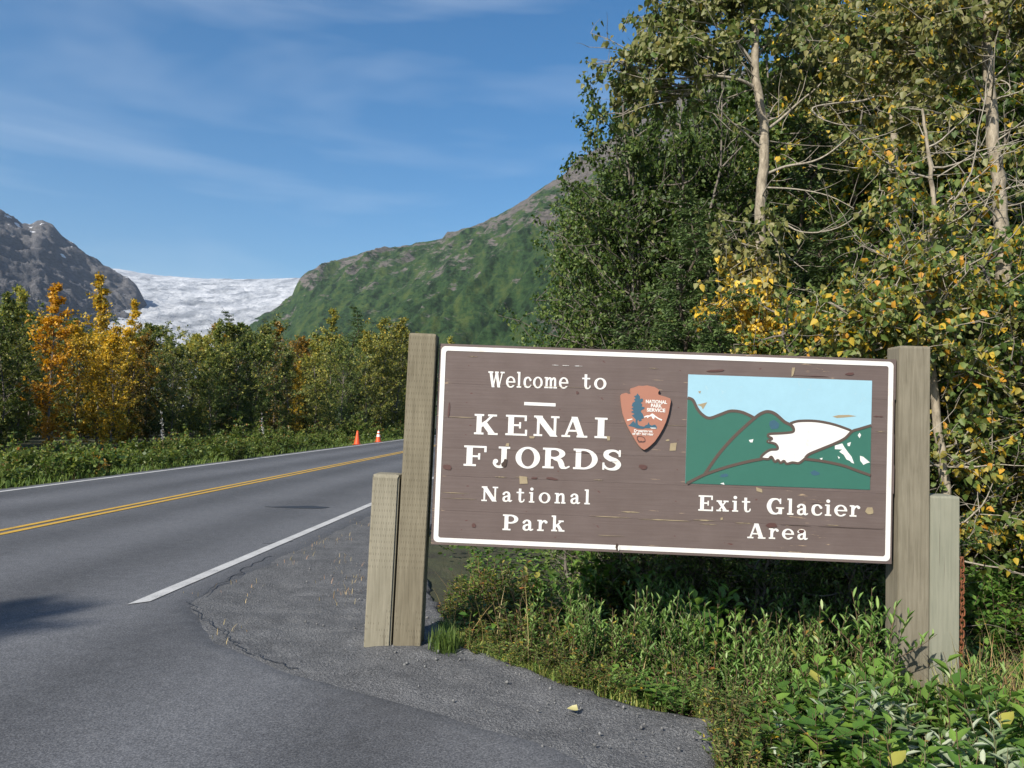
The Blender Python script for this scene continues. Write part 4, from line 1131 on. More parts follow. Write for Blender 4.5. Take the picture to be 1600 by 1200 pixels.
# ------------------------------------------------------------------ thicket across the road: slender young poplars (unit: 1 = 8 m tall)
def poplar(seed, width=1.0, leaves=3600, gap=0.12, H=8.0, bare=0.0):
    p = Plant(seed); r = p.rng
    top = Vector((r.gauss(0, 0.15), r.gauss(0, 0.15), H))
    trunk = [Vector((0, 0, -0.2)), Vector((r.gauss(0, 0.08), r.gauss(0, 0.08), H * 0.3)), Vector((r.gauss(0, 0.12), r.gauss(0, 0.12), H * 0.65)), top]
    pts = []
    for k in range(25):
        t = k / 24 * 3; i = min(int(t), 2); f = t - i
        pts.append(trunk[i].lerp(trunk[i + 1], f))
    p.tube(pts, 0.07, 0.008, 6)
    nb = 46
    for k in range(nb):
        t = gap + (0.985 - gap) * (k + r.random()) / nb
        b = pts[min(24, int(t * 24))]
        a = r.uniform(0, 6.283)
        # widest at a third of the height, narrow spire on top
        env = width * (0.28 + 1.15 * math.sin(math.pi * min(1, (t - gap) / (1 - gap) * 0.85 + 0.12)) ** 1.2) * r.uniform(0.6, 1.25)
        env *= 1.0 if t < 0.72 else 0.62
        d = Vector((math.cos(a), math.sin(a), r.uniform(0.5, 1.1)))
        q = p.limb(b, d, env, 0.018, 0.25, 0.15, 5, sides=4)
        for u, v in zip(q[1:-1], q[2:]): p.tw.append((u, v, 1.0))
        for _ in range(3):
            m = q[r.randint(1, 4)]
            q2 = p.limb(m, Vector((r.gauss(0, 1), r.gauss(0, 1), r.uniform(0, 0.9))), env * 0.5, 0.008, 0.3, 0.1, 3, sides=3)
            for u, v in zip(q2[:-1], q2[1:]): p.tw.append((u, v, 1.2))
    p.tw.append((pts[-3], pts[-1], 3.0))
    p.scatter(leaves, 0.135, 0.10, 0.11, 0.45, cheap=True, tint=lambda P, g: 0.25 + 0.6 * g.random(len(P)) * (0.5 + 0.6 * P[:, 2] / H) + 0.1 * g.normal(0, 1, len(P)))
    return thing_from(p, 'poplar_tree', 0, 0, 'bark_grey', 'leaf_poplar_green')
POP = [poplar(101, 1.45, 6500, 0.06), poplar(102, 1.15, 5600, 0.06), poplar(103, 1.8, 8000, 0.05), poplar(104, 0.85, 4200, 0.1), poplar(105, 2.3, 9500, 0.03), poplar(106, 2.7, 10500, 0.03)]

GRP = 'poplars of the thicket across the road'
front = [  # photo x, photo y of the tip, distance, prototype, leaf colour, label
    (-40, 470, 35, 2, 'leaf_poplar_green', None), (10, 462, 34, 4, 'leaf_poplar_green', None),
    (36, 448, 37, 0, 'leaf_poplar_lime', 'yellow-green poplar with a pointed top beside the bright orange poplar'),
    (88, 440, 33.5, 1, 'leaf_poplar_orange', 'bright orange poplar in the thicket, the most orange tree'),
    (50, 490, 40, 4, 'leaf_poplar_green', None),
    (128, 508, 37, 5, 'leaf_poplar_gold', 'wide gold and green poplar between the orange and the tall golden poplars'),
    (163, 422, 39, 3, 'leaf_poplar_gold', 'tall thin golden poplar with a spire rising above the thicket'),
    (180, 505, 37, 2, 'leaf_poplar_gold', 'broad golden-yellow poplar low beneath the tall golden spire'),
    (208, 466, 41, 1, 'leaf_poplar_gold', 'narrow orange-gold poplar standing in front of the glacier'),
    (232, 520, 40, 0, 'leaf_rust', 'rust-coloured small poplar at the edge of the dark green ones'),
    (272, 540, 40, 5, 'leaf_poplar_green', None), (305, 520, 43, 5, 'leaf_poplar_lime', None), (330, 545, 42, 4, 'leaf_poplar_green', None),
    (345, 500, 46, 1, 'leaf_poplar_green', None), (372, 505, 46, 5, 'leaf_poplar_green', None), (405, 520, 46, 5, 'leaf_poplar_green', None),
    (432, 500, 56, 1, 'leaf_rust', 'orange-brown topped poplar behind the dark green poplars'),
    (452, 545, 47, 0, 'leaf_poplar_green', None),
    (466, 560, 47, 3, 'leaf_poplar_gold', 'small golden-leaved poplar among yellow-green ones left of the spruces'),
    (496, 520, 52, 0, 'leaf_poplar_lime', None), (520, 480, 55, 1, 'leaf_poplar_lime', None), (540, 530, 50, 5, 'leaf_poplar_green', None),
    (575, 520, 56, 4, 'leaf_poplar_lime', None), (602, 495, 58, 1, 'leaf_poplar_lime', None), (628, 500, 60, 4, 'leaf_poplar_lime', None), (655, 520, 64, 0, 'leaf_poplar_lime', None), (700, 522, 80, 3, 'leaf_poplar_lime', None),
    (-90, 450, 34, 0, 'leaf_poplar_green', None), (-140, 460, 33, 2, 'leaf_poplar_lime', None), (-200, 440, 33, 4, 'leaf_poplar_green', None)]
LB = {'leaf_poplar_green': 'dark green poplar standing in the thicket across the road', 'leaf_poplar_lime': 'yellow-green slender poplar in the thicket across the road'}
rng = random.Random(31)
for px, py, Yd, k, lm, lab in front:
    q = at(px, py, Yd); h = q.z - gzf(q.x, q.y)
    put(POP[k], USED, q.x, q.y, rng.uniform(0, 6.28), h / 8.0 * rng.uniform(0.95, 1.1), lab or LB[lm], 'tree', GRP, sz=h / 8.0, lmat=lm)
for k in range(95):    # deeper rows
    px = rng.uniform(-160, 660); Yd = rng.uniform(42, 78) if px < 420 else rng.uniform(60, 100)
    py = rng.uniform(490, 560)
    q = at(px, py, Yd)
    if s_of(q.x, q.y) > -15.5: continue
    h = min(9.0, max(4.5, q.z - gzf(q.x, q.y)))
    lm = rng.choice(['leaf_poplar_green'] * 4 + ['leaf_poplar_lime'] * 2 + (['leaf_rust'] if 200 < px < 480 else []))
    put(POP[rng.choice((0, 1, 2, 4, 5, 5))], USED, q.x, q.y, rng.uniform(0, 6.28), h / 8.0 * rng.uniform(1.0, 1.3), 'rust-leaved poplar deep in the thicket across the road' if lm == 'leaf_rust' else LB[lm].replace(' in the thicket', ' behind the front row of the thicket'), 'tree', GRP, sz=h / 8.0, lmat=lm)

rng = random.Random(44)
for k in range(90):    # the thicket goes on to the left of the view
    y = rng.uniform(-6, 40); ss = -20.5 - 24 * rng.random()
    x = float(x_at_s(ss, y))
    if x > -0.66 * y - 1.5: continue
    h = rng.uniform(5.8, 7.8)
    lm = rng.choice(['leaf_poplar_green'] * 2 + ['leaf_poplar_lime'])
    put(POP[rng.choice((0, 2, 4, 5))], USED, x, y, rng.uniform(0, 6.28), h / 8.0 * rng.uniform(1.0, 1.25), LB[lm].replace('standing in', 'in').replace(' in the thicket', ' in the part of the thicket nearer the turnout'), 'tree', GRP, sz=h / 8.0, lmat=lm)

# ------------------------------------------------------------------ spruces
def spruce(seed, H=9.0, Rb=1.7, dens=1.0, base=0.06):
    p = Plant(seed); r = p.rng
    pts = [Vector((r.gauss(0, 0.02) * k, r.gauss(0, 0.02) * k, H * k / 14 - 0.15)) for k in range(15)]
    p.tube(pts, 0.11, 0.008, 7)
    P, A, Nn, Ln, Ti = [], [], [], [], []
    nw = int(H / 0.26)
    for k in range(nw):
        t = base + (0.985 - base) * (k + 0.3 * r.random()) / nw
        c = pts[min(14, int(t * 14))].lerp(pts[min(14, int(t * 14) + 1)], t * 14 - int(t * 14))
        L = Rb * (1 - t) ** 0.8 * r.uniform(0.75, 1.15) + 0.10
        nb = r.randint(5, 7); a0 = r.random() * 6.28
        for j in range(nb):
            a = a0 + 6.283 * j / nb + r.gauss(0, 0.2)
            el = 0.45 * t - 0.12 + r.gauss(0, 0.08)
            d = Vector((math.cos(a), math.sin(a), el))
            Lb = L * r.uniform(0.6, 1.1)
            q = p.limb(c, d, Lb, 0.012, 0.12, -0.05 + 0.10 * t, 4, sides=3)
            m = max(12, int(Lb / 0.034 * dens))
            for i in range(m):
                f = (i + r.random()) / m
                if f < 0.12: continue
                b = q[min(4, int(f * 4))].lerp(q[min(4, int(f * 4) + 1)], f * 4 - int(f * 4))
                sd_ = 1 if i % 2 else -1
                side = Vector((-math.sin(a) * sd_, math.cos(a) * sd_, 0))
                ax = (side * r.uniform(0.3, 1.0) + Vector((d.x, d.y, 0)) * 0.7 + Vector((0, 0, r.uniform(-0.55, 0.05)))).normalized()
                sl = (0.10 + 0.30 * (1 - f) * min(1, Lb)) * r.uniform(0.7, 1.2)
                for g in range(max(2, int(sl / 0.045))):
                    P.append(b + ax * 0.045 * g + Vector((r.gauss(0, 0.012), r.gauss(0, 0.012), r.gauss(0, 0.012))))
                    A.append(ax + Vector((r.gauss(0, 0.35), r.gauss(0, 0.35), r.gauss(0, 0.3)))); Nn.append((r.gauss(0, 0.5), r.gauss(0, 0.5), 1)); Ln.append(r.uniform(0.11, 0.18)); Ti.append(0.2 + 0.6 * f * r.random() + 0.15 * r.random())
    p.quads(np.array([tuple(v) for v in P]), np.array([tuple(v) for v in A]), np.array(Nn), np.array(Ln), np.full(len(Ln), 0.045), np.clip(np.array(Ti), 0, 1))
    return thing_from(p, 'spruce_tree', 0, 0, 'bark_dark', 'needle')
SPR = [spruce(201, 9.0, 2.0), spruce(202, 7.0, 2.1)]
for px, py, Yd, k, lab in ((556, 468, 58, 0, 'dark pointed spruce rising among yellow-green poplars across the road'), (355, 476, 62, 0, 'spruce with a thin dark tip showing before the glacier')):
    q = at(px, py, Yd); h = q.z - gzf(q.x, q.y)
    put(SPR[k], USED, q.x, q.y, 1.0, h / 9.0, lab, 'tree')
for px, py, Yd, k, lab in ((1075, 262, 10.9, 0, 'drooping spruce behind the sign with the yellow-leaved cottonwood beside it'), (1135, 430, 9.5, 1, 'short bushy spruce just behind the board under the pale forked trunk'),
                           (1320, 300, 10.4, 1, 'spruce half hidden behind bare curved branches of the pale trunk'), (1005, 445, 10.3, 1, 'low spruce under the dark green alder behind the sign'), (1255, 150, 12.5, 0, 'tall dark spruce deep in the wood behind the cottonwoods')):
    q = at(px, py, Yd); h = q.z - gzf(q.x, q.y); H0 = (9.0, 7.0)[k]
    put(SPR[k], USED, q.x, q.y, px * 0.1, h / H0, lab, 'tree')

# ------------------------------------------------------------------ wood behind the sign
def alder(seed, H=8.0, wid=2.6, stems=6, n=14000, lsz=0.085, lean=0.35, hmin=0.10):
    p = Plant(seed); r = p.rng
    for k in range(stems):
        a = 6.283 * k / stems + r.gauss(0, 0.3)
        tgt = Vector((math.cos(a) * wid * 0.55 * r.uniform(0.4, 1), math.sin(a) * wid * 0.55 * r.uniform(0.4, 1), H * r.uniform(0.75, 0.97)))
        b = Vector((math.cos(a) * 0.2, math.sin(a) * 0.2, -0.15))
        mid = b.lerp(tgt, 0.45) + Vector((math.cos(a), math.sin(a), 0)) * wid * 0.12
        pts = []
        for i in range(17):
            t = i / 16
            v = b * (1 - t) ** 2 + mid * 2 * t * (1 - t) + tgt * t * t
            pts.append(v + Vector((r.gauss(0, 0.035), r.gauss(0, 0.035), 0)))
        p.tube(pts, 0.055, 0.012, 6)
        for j in range(34):
            t = hmin + (1 - hmin) * (j + r.random()) / 34
            c = pts[min(16, int(t * 16))]
            aa = r.uniform(0, 6.283)
            env = wid * 0.55 * (0.35 + 0.9 * math.sin(math.pi * min(1, 0.12 + t * 0.85))) * r.uniform(0.45, 1.1)
            q = p.limb(c, Vector((math.cos(aa), math.sin(aa), r.uniform(0.0, 0.8))), env, 0.016, 0.3, 0.1, 5, sides=4)
            for u, v in zip(q[1:-1], q[2:]): p.tw.append((u, v, 1))
            for _ in range(3):
                q2 = p.limb(q[r.randint(1, 5)], Vector((r.gauss(0, 1), r.gauss(0, 1), r.gauss(0.2, 0.6))), env * 0.45, 0.007, 0.3, 0.0, 3, sides=3)
                for u, v in zip(q2[:-1], q2[1:]): p.tw.append((u, v, 1.3))
    p.scatter(n, lsz, lsz * 0.72, 0.09, 0.25, tint=lambda P, g: g.random(len(P)) ** 1.35)
    return p
AL = [thing_from(alder(301, 7.2, 3.0, 8, 42000, 0.075), 'alder_tree', 0, 0, 'bark_grey', 'leaf_alder'), thing_from(alder(302, 11.5, 3.8, 6, 26000, 0.13), 'alder_tree', 0, 0, 'bark_grey', 'leaf_alder'), thing_from(alder(303, 3.4, 2.2, 6, 15000, 0.072, hmin=0.03), 'alder_bush', 0, 0, 'bark_grey', 'leaf_turning')]
def at_ground(px, Yd):
    q = at(px, 660, Yd); return q.x, q.y
def wood(px, Yd, k, h, H0, lab, lm=None, rz=0.0, wsc=1.0, group=None, name='tree'):
    x, y = at_ground(px, Yd)
    return put(AL[k], USED, x, y, rz, h / H0 * wsc, lab, name, group, sz=h / H0, lmat=lm)
wood(990, 17.0, 0, 8.2, 7.2, 'dense dark green alder at the open edge of the wood behind the sign', rz=0.4, wsc=0.92)
wood(955, 18.5, 0, 8.2, 7.2, 'dark green alder just behind the dense one at the edge of the wood', rz=2.6, wsc=0.8)
wood(1050, 15.8, 0, 9.6, 7.2, 'full dark alder between the forked cottonwood and the open edge', rz=4.1, wsc=0.8)
wood(1085, 20, 1, 12.8, 11.5, 'tall dark alder rising behind the spruces at the open edge of the wood', rz=2.0, wsc=0.85)
wood(868, 19.0, 2, 3.2, 3.4, 'small dark green alder bush at the foot of the dense alder', 'leaf_alder', rz=1.0)
BGR = 'tall dark alders filling the back of the wood'
for i, (px, Yd, h, lm) in enumerate(((1190, 19, 13.0, 'leaf_alder'), (1290, 17.5, 12.5, 'leaf_turning'), (1400, 18.5, 13.5, 'leaf_alder'), (1500, 16, 12.5, 'leaf_turning'), (1610, 17, 13, 'leaf_alder'), (1720, 15, 12.5, 'leaf_alder'), (1340, 24, 15, 'leaf_alder'), (1480, 24, 15, 'leaf_alder'), (1640, 24, 15, 'leaf_alder'), (1220, 25, 14, 'leaf_alder'), (1850, 14, 12, 'leaf_turning'))):
    wood(px, Yd, 1, h, 11.5, 'tall alder with turning leaves at the back of the wood' if lm == 'leaf_turning' else 'tall dark alder at the back of the wood', lm, rz=i * 1.3, group=BGR)
UGR = 'leafy bushes filling the wood behind the sign'
rng = random.Random(77)
for i, (px, Yd, h, lm) in enumerate(((1010, 12.5, 2.2, 'leaf_alder'), (930, 14.5, 2.4, 'leaf_alder'), (1180, 11.8, 2.3, 'leaf_alder'), (1260, 10.2, 3.2, 'leaf_alder'), (1330, 9.2, 3.3, 'leaf_turning'), (1400, 10.0, 4.0, 'leaf_turning'), (1470, 9.6, 3.4, 'leaf_turning'), (1530, 10.4, 4.4, 'leaf_turning'), (1600, 9.2, 3.6, 'leaf_turning'), (1660, 8.6, 3.2, 'leaf_turning'), (1570, 12.5, 5.2, 'leaf_turning'), (1440, 13, 5.6, 'leaf_turning'), (1300, 13, 4.6, 'leaf_alder'), (1200, 12.5, 3.8, 'leaf_alder'), (1700, 11, 5, 'leaf_turning'), (1085, 9.3, 1.9, 'leaf_alder'), (900, 10.5, 1.5, 'leaf_alder'), (940, 7.9, 1.5, 'leaf_alder'), (1060, 7.5, 1.5, 'leaf_alder'), (1170, 7.3, 1.5, 'leaf_alder'), (1290, 7.2, 1.5, 'leaf_alder'), (1390, 7.2, 1.5, 'leaf_alder'))):
    wood(px, Yd, 2, h, 3.4, 'bush with yellow and green leaves in the wood behind the sign' if lm == 'leaf_turning' else 'dark green alder bush in the wood behind the sign', lm, rz=i * 2.1, wsc=rng.uniform(0.85, 1.1), group=UGR, name='bush')

# cottonwoods: trunk and limbs follow the ones the photograph shows, twigs and leaves grow from them
def cottonwood(name, label, Yd, trunk, tr0, tr1, limbs, crowns, seed, bark='bark_pale', leaf='leaf_cottonwood', n=9000, lsz=0.10, tintf=None, twigs=0):
    g = at(trunk[-1][0], trunk[-1][1], Yd)
    base = Vector((g.x, Yd, gzf(g.x, Yd) - 0.1))
    p = Plant(seed); r = p.rng
    tp = [at(a, b, Yd) - base for a, b in trunk]
    if tp[-1].z > 0.05: tp.append(Vector((tp[-1].x * 0.3, 0, -0.05)))
    tp = tp[::-1]
    P = []
    for i in range(len(tp) - 1):
        for k in range(4): P.append(tp[i].lerp(tp[i + 1], k / 4) + Vector((r.gauss(0, 0.006), r.gauss(0, 0.006), 0)))
    P.append(tp[-1])
    p.tube(P, tr0, tr1, 9)
    t = empty(name, base)
    tag(t, label, 'tree')
    link('trunk', p.wood_mesh('trunk', bark), t)
    p2 = Plant(seed + 1); r = p2.rng
    for pts, r0, dep in limbs:
        q = [at(a, b, Yd) - base for a, b in pts]
        for i, v in enumerate(q): v.y += dep * i / max(1, len(q) - 1)
        S = []
        for i in range(len(q) - 1):
            p0, p1, p2_, p3 = q[max(i - 1, 0)], q[i], q[i + 1], q[min(i + 2, len(q) - 1)]
            for k in range(4):
                f = k / 4
                S.append(0.5 * (2 * p1 + (p2_ - p0) * f + (2 * p0 - 5 * p1 + 4 * p2_ - p3) * f * f + (3 * p1 - p0 - 3 * p2_ + p3) * f ** 3))
        S.append(q[-1])
        p2.tube(S, r0 * 0.8, r0 * 0.25, 6)
        for _ in range(4):     # bare side twigs
            m = S[r.randint(len(S) // 3, len(S) - 1)]
            p2.limb(m, Vector((r.gauss(0, 1), r.gauss(0, 0.6), r.gauss(0.3, 0.7))), r.uniform(0.25, 0.7), r0 * 0.3, 0.3, 0.15, 5, sides=4)
    for k in range(twigs):
        z = r.uniform(0.12, 0.95); m = P[int(z * (len(P) - 1))]; a = r.uniform(0, 6.283)
        L = r.uniform(0.5, 1.5)
        q = p2.limb(m, Vector((math.cos(a), math.sin(a) * 0.8 - 0.2, r.uniform(-0.1, 0.7))), L, 0.012, 0.28, 0.08, 7, sides=4)
        for _ in range(3): p2.limb(q[r.randint(2, 6)], Vector((r.gauss(0, 1), r.gauss(0, 1), r.gauss(0.2, 0.6))), L * 0.4, 0.006, 0.3, 0.1, 4, sides=3)
        for u, v in zip(q[2:-1], q[3:]): p2.tw.append((u, v, 0.35))
    # crown: clumps given as (photo x, photo y, depth offset, radius x, radius z, weight)
    for cx, cy, dy, rx, rz_, w in crowns:
        c = at(cx, cy, Yd + dy) - base
        near = min(P, key=lambda v: (v - c).length)
        for k in range(max(5, int(16 * w))):
            a, b = r.uniform(0, 6.283), r.uniform(-1, 1); f = r.random() ** 0.45
            e = c + Vector((rx * f * math.cos(a) * math.sqrt(1 - b * b), rx * f * math.sin(a) * math.sqrt(1 - b * b), rz_ * f * b))
            st = near.lerp(e, r.uniform(0.45, 0.8)) + Vector((0, 0, -0.1))
            q = p2.limb(st, e - st, (e - st).length * 1.05, 0.011, 0.22, 0.02, 5, sides=4)
            for u, v in zip(q[2:-1], q[3:]): p2.tw.append((u, v, w))
            for _ in range(3):
                q3 = p2.limb(q[r.randint(2, 5)], Vector((r.gauss(0, 1), r.gauss(0, 1), r.gauss(0, 0.7))), r.uniform(0.25, 0.55), 0.005, 0.3, -0.05, 3, sides=3)
                for u, v in zip(q3[:-1], q3[1:]): p2.tw.append((u, v, w))
    link('branches', p2.wood_mesh('branches', 'bark_twig'), t)['kind'] = 'stuff'
    p2.scatter(n, lsz, lsz * 0.72, 0.07, 0.9, 'heart', tint=tintf, upn=0.15)
    c = link('crown', p2.leaf_mesh('crown', leaf), t); c['kind'] = 'stuff'
    return t
def cz(x, y): return (850 + 0.469 * x, 0.469 * y)
def ylow(P, g):   # leaves turn yellow low on this tree
    return np.clip(0.30 + 0.30 * g.normal(0, 1, len(P)) * 0.7 + 0.72 * (1 - sstep(2.9, 4.6, P[:, 2])), 0, 1)
cottonwood('cottonwood_tree', 'cottonwood with a pale forked trunk, olive top and yellow lower leaves', 10.6,
           [(1178, -60), (1181, 30), (1180, 110), (1187, 165), (1195, 200), (1193, 260), (1188, 330), (1187, 420), (1186, 540)], 0.085, 0.045,
           [([cz(*q) for q in ((700, 290), (640, 272), (540, 268), (440, 285), (350, 295))], 0.034, -0.3), ([cz(*q) for q in ((720, 492), (660, 455), (600, 425), (550, 390))], 0.022, -0.4),
            ([cz(*q) for q in ((748, 428), (800, 385), (870, 320), (930, 270), (975, 215))], 0.028, 0.3), ([cz(*q) for q in ((745, 578), (800, 560), (880, 550), (940, 520), (1030, 440))], 0.026, -0.3),
            ([cz(*q) for q in ((748, 470), (850, 465), (1000, 455))], 0.014, 0.4), ([cz(*q) for q in ((740, 625), (830, 640), (920, 670), (990, 720))], 0.017, -0.4),
            ([cz(*q) for q in ((735, 720), (780, 745), (830, 785), (900, 792), (970, 765), (1040, 685))], 0.019, -0.6), ([cz(*q) for q in ((745, 760), (800, 860), (850, 920))], 0.015, -0.3),
            ([cz(*q) for q in ((740, 405), (770, 390), (790, 382))], 0.022, 0.1), ([cz(*q) for q in ((705, 240), (730, 160), (800, 90), (880, 10))], 0.028, 0.3), ([cz(*q) for q in ((703, 220), (640, 150), (560, 100), (430, 90))], 0.026, -0.2)],
           [(1160, 30, 0, 0.9, 0.7, 1.3), (1070, 70, -0.2, 0.75, 0.6, 1.2), (1000, 110, 0, 0.55, 0.45, 0.9), (965, 150, 0.2, 0.35, 0.4, 0.5), (1260, 60, 0.3, 0.9, 0.7, 1.2), (1090, -40, 0.2, 0.9, 0.7, 1.2), (1200, -80, 0, 1.1, 0.8, 1.2), (1040, 20, 0.3, 0.6, 0.5, 0.9), (935, 95, 0.1, 0.25, 0.2, 0.16),
            (1165, 400, -0.4, 0.36, 0.45, 0.6), (1180, 455, -0.6, 0.38, 0.5, 0.75), (1195, 515, -0.6, 0.36, 0.4, 0.8), (1140, 480, -0.5, 0.36, 0.5, 0.6), (1120, 370, -0.4, 0.45, 0.3, 0.4), (1200, 345, -0.4, 0.25, 0.3, 0.35), (1225, 480, -0.3, 0.25, 0.4, 0.35), (1320, 110, 0.4, 0.6, 0.5, 0.7)],
           401, n=13500, lsz=0.092, tintf=ylow, twigs=14)
def ymix(P, g): return np.clip(0.45 + 0.28 * g.normal(0, 1, len(P)), 0, 1)
cottonwood('cottonwood_tree', 'tall cottonwood with a bare pale trunk rising beyond the right posts', 9.4,
           [(1542, -80), (1544, 20), (1542, 90), (1549, 160), (1551, 225), (1560, 281), (1563, 338), (1568, 400), (1572, 560), (1576, 720), (1578, 890)], 0.105, 0.05,
           [([cz(*q) for q in ((1485, 260), (1525, 280), (1530, 310), (1500, 335))], 0.014, -0.2), ([cz(*q) for q in ((1500, 470), (1550, 440), (1570, 400))], 0.012, 0.2), ([cz(*q) for q in ((1515, 590), (1570, 590), (1640, 600))], 0.016, 0.2), ([cz(*q) for q in ((1518, 635), (1580, 625), (1650, 640))], 0.018, -0.2), ([cz(*q) for q in ((1520, 690), (1570, 685), (1610, 660))], 0.014, -0.2),
            ([cz(*q) for q in ((1480, 190), (1430, 185), (1380, 200))], 0.014, -0.2), ([cz(*q) for q in ((1480, 180), (1540, 190), (1610, 210))], 0.014, 0.1), ([(1576, 780), (1540, 740), (1500, 720)], 0.016, -0.3), ([(1576, 690), (1610, 650), (1640, 600)], 0.018, 0.1)],
           [(1500, 20, 0, 0.8, 0.6, 1.2), (1590, 30, 0.1, 0.7, 0.5, 1.1), (1440, 60, -0.2, 0.6, 0.6, 1.0), (1550, -60, 0, 0.9, 0.6, 1.2), (1400, 150, -0.1, 0.5, 0.5, 0.7), (1330, 60, 0.1, 0.6, 0.6, 0.8), (1590, 520, -0.5, 0.35, 0.5, 0.7), (1520, 620, -0.6, 0.35, 0.5, 0.7), (1600, 690, -0.5, 0.35, 0.5, 0.6), (1500, 480, -0.4, 0.45, 0.4, 0.6), (1545, 770, -0.6, 0.35, 0.4, 0.5)],
           402, n=11000, lsz=0.088, tintf=ymix, twigs=22)
cottonwood('cottonwood_tree', 'slim young cottonwood with many bare twigs directly behind the right posts', 7.9,
           [(1441, 170), (1448, 220), (1455, 262), (1459, 328), (1455, 375), (1450, 445), (1450, 540), (1462, 640), (1476, 760), (1482, 900)], 0.052, 0.012,
           [([cz(*q) for q in ((1310, 590), (1380, 545), (1430, 500), (1455, 400))], 0.010, -0.2), ([cz(*q) for q in ((1300, 570), (1285, 480), (1262, 395))], 0.012, 0.1), ([cz(*q) for q in ((1300, 750), (1360, 745), (1440, 765))], 0.010, -0.2), ([cz(*q) for q in ((1285, 800), (1240, 795), (1200, 805))], 0.009, 0.1), ([cz(*q) for q in ((1265, 950), (1190, 905), (1100, 860), (1040, 830))], 0.013, -0.3), ([cz(*q) for q in ((1240, 895), (1150, 870), (1060, 835), (985, 765))], 0.012, -0.2), ([cz(*q) for q in ((1280, 970), (1350, 975), (1390, 960))], 0.010, -0.2), ([cz(*q) for q in ((1275, 1055), (1200, 1040), (1090, 1040))], 0.011, -0.3), ([cz(*q) for q in ((1275, 1130), (1235, 1090), (1200, 1040))], 0.010, 0.2), ([cz(*q) for q in ((1285, 970), (1350, 970), (1395, 965))], 0.009, 0.3)],
           [(1400, 420, -0.2, 0.5, 0.5, 0.8), (1500, 440, -0.2, 0.5, 0.5, 0.9), (1350, 500, -0.2, 0.5, 0.35, 0.9), (1510, 560, -0.2, 0.35, 0.4, 0.8), (1430, 500, -0.3, 0.4, 0.3, 0.7), (1440, 320, 0, 0.5, 0.4, 0.7), (1520, 700, -0.1, 0.3, 0.45, 0.7), (1300, 480, 0.1, 0.45, 0.4, 0.8), (1380, 270, 0.1, 0.4, 0.3, 0.5), (1515, 820, 0.0, 0.3, 0.3, 0.5)],
           403, leaf='leaf_turning', n=6500, lsz=0.076, tintf=lambda P, g: np.clip(0.60 + 0.24 * g.normal(0, 1, len(P)), 0, 1), twigs=26)
cottonwood('cottonwood_tree', 'slender pale-stemmed cottonwood deep among the dark alders', 13.5,
           [(1380, -60), (1384, 40), (1388, 110), (1394, 170), (1398, 240), (1402, 330), (1400, 520)], 0.075, 0.04,
           [([cz(*q) for q in ((1150, 300), (1060, 340), (960, 355), (880, 375), (893, 410), (925, 432), (965, 447), (1030, 455))], 0.026, -0.5), ([cz(*q) for q in ((1165, 420), (1100, 400), (1010, 370))], 0.014, -0.2), ([cz(*q) for q in ((1158, 380), (1110, 372), (1075, 345), (1040, 290))], 0.014, -0.2), ([cz(*q) for q in ((1150, 210), (1200, 150), (1240, 60))], 0.018, 0.2)],
           [(1380, 20, 0, 1.0, 0.8, 1.2), (1290, 150, 0.2, 0.8, 0.6, 1.0), (1420, 120, 0.2, 0.8, 0.7, 1.0), (1460, 200, 0.2, 0.7, 0.6, 0.8), (1340, 230, 0, 0.6, 0.5, 0.7), (1300, 20, 0, 0.9, 0.7, 1.0)],
           404, n=8500, lsz=0.09, tintf=ymix, twigs=14)

# ------------------------------------------------------------------ bushes along the far side of the road
def bush(seed, h=1.1, w=0.62, n=1500, lsz=0.085, stems=14, mat='leaf_hedge', name='roadside_bush', cheap=True, shape='ovate'):
    p = Plant(seed); r = p.rng
    for k in range(stems):
        a = r.uniform(0, 6.283); q0 = r.random() ** 0.6
        d = Vector((math.cos(a) * w * q0, math.sin(a) * w * q0, h * r.uniform(0.55, 1.05) * (1 - 0.35 * q0)))
        q = p.limb((math.cos(a) * 0.05, math.sin(a) * 0.05, -0.05), d, d.length, 0.009, 0.2, 0.05, 6, sides=4)
        for i, (u, v) in enumerate(zip(q[1:-1], q[2:])): p.tw.append((u, v, 0.6 + 0.25 * i))
        for _ in range(4):
            q2 = p.limb(q[r.randint(2, 6)], Vector((r.gauss(0, 1), r.gauss(0, 1), r.uniform(0.1, 1))), h * 0.26, 0.004, 0.3, 0.1, 3, sides=3)
            for u, v in zip(q2[:-1], q2[1:]): p.tw.append((u, v, 1.0))
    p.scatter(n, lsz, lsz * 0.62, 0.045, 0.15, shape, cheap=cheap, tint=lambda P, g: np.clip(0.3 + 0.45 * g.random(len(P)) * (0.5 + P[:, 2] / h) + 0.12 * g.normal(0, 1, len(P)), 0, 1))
    return thing_from(p, name, 0, 0, 'stem_brown', mat, 'foliage', 'stems')
HB = [bush(501), bush(502, 1.3, 0.5, 1500), bush(503, 0.85, 0.7, 1600), bush(504, 1.0, 0.6, 1300, 0.11)]
rng = random.Random(55)
HGR = 'bushes in the hedge along the far road edge'
HL = ['rounded green bush in the hedge along the far road edge', 'tall leafy bush in the hedge along the far road edge', 'low spreading bush in the hedge along the far road edge', 'broad-leaved bush in the hedge along the far road edge']
cnt = 0
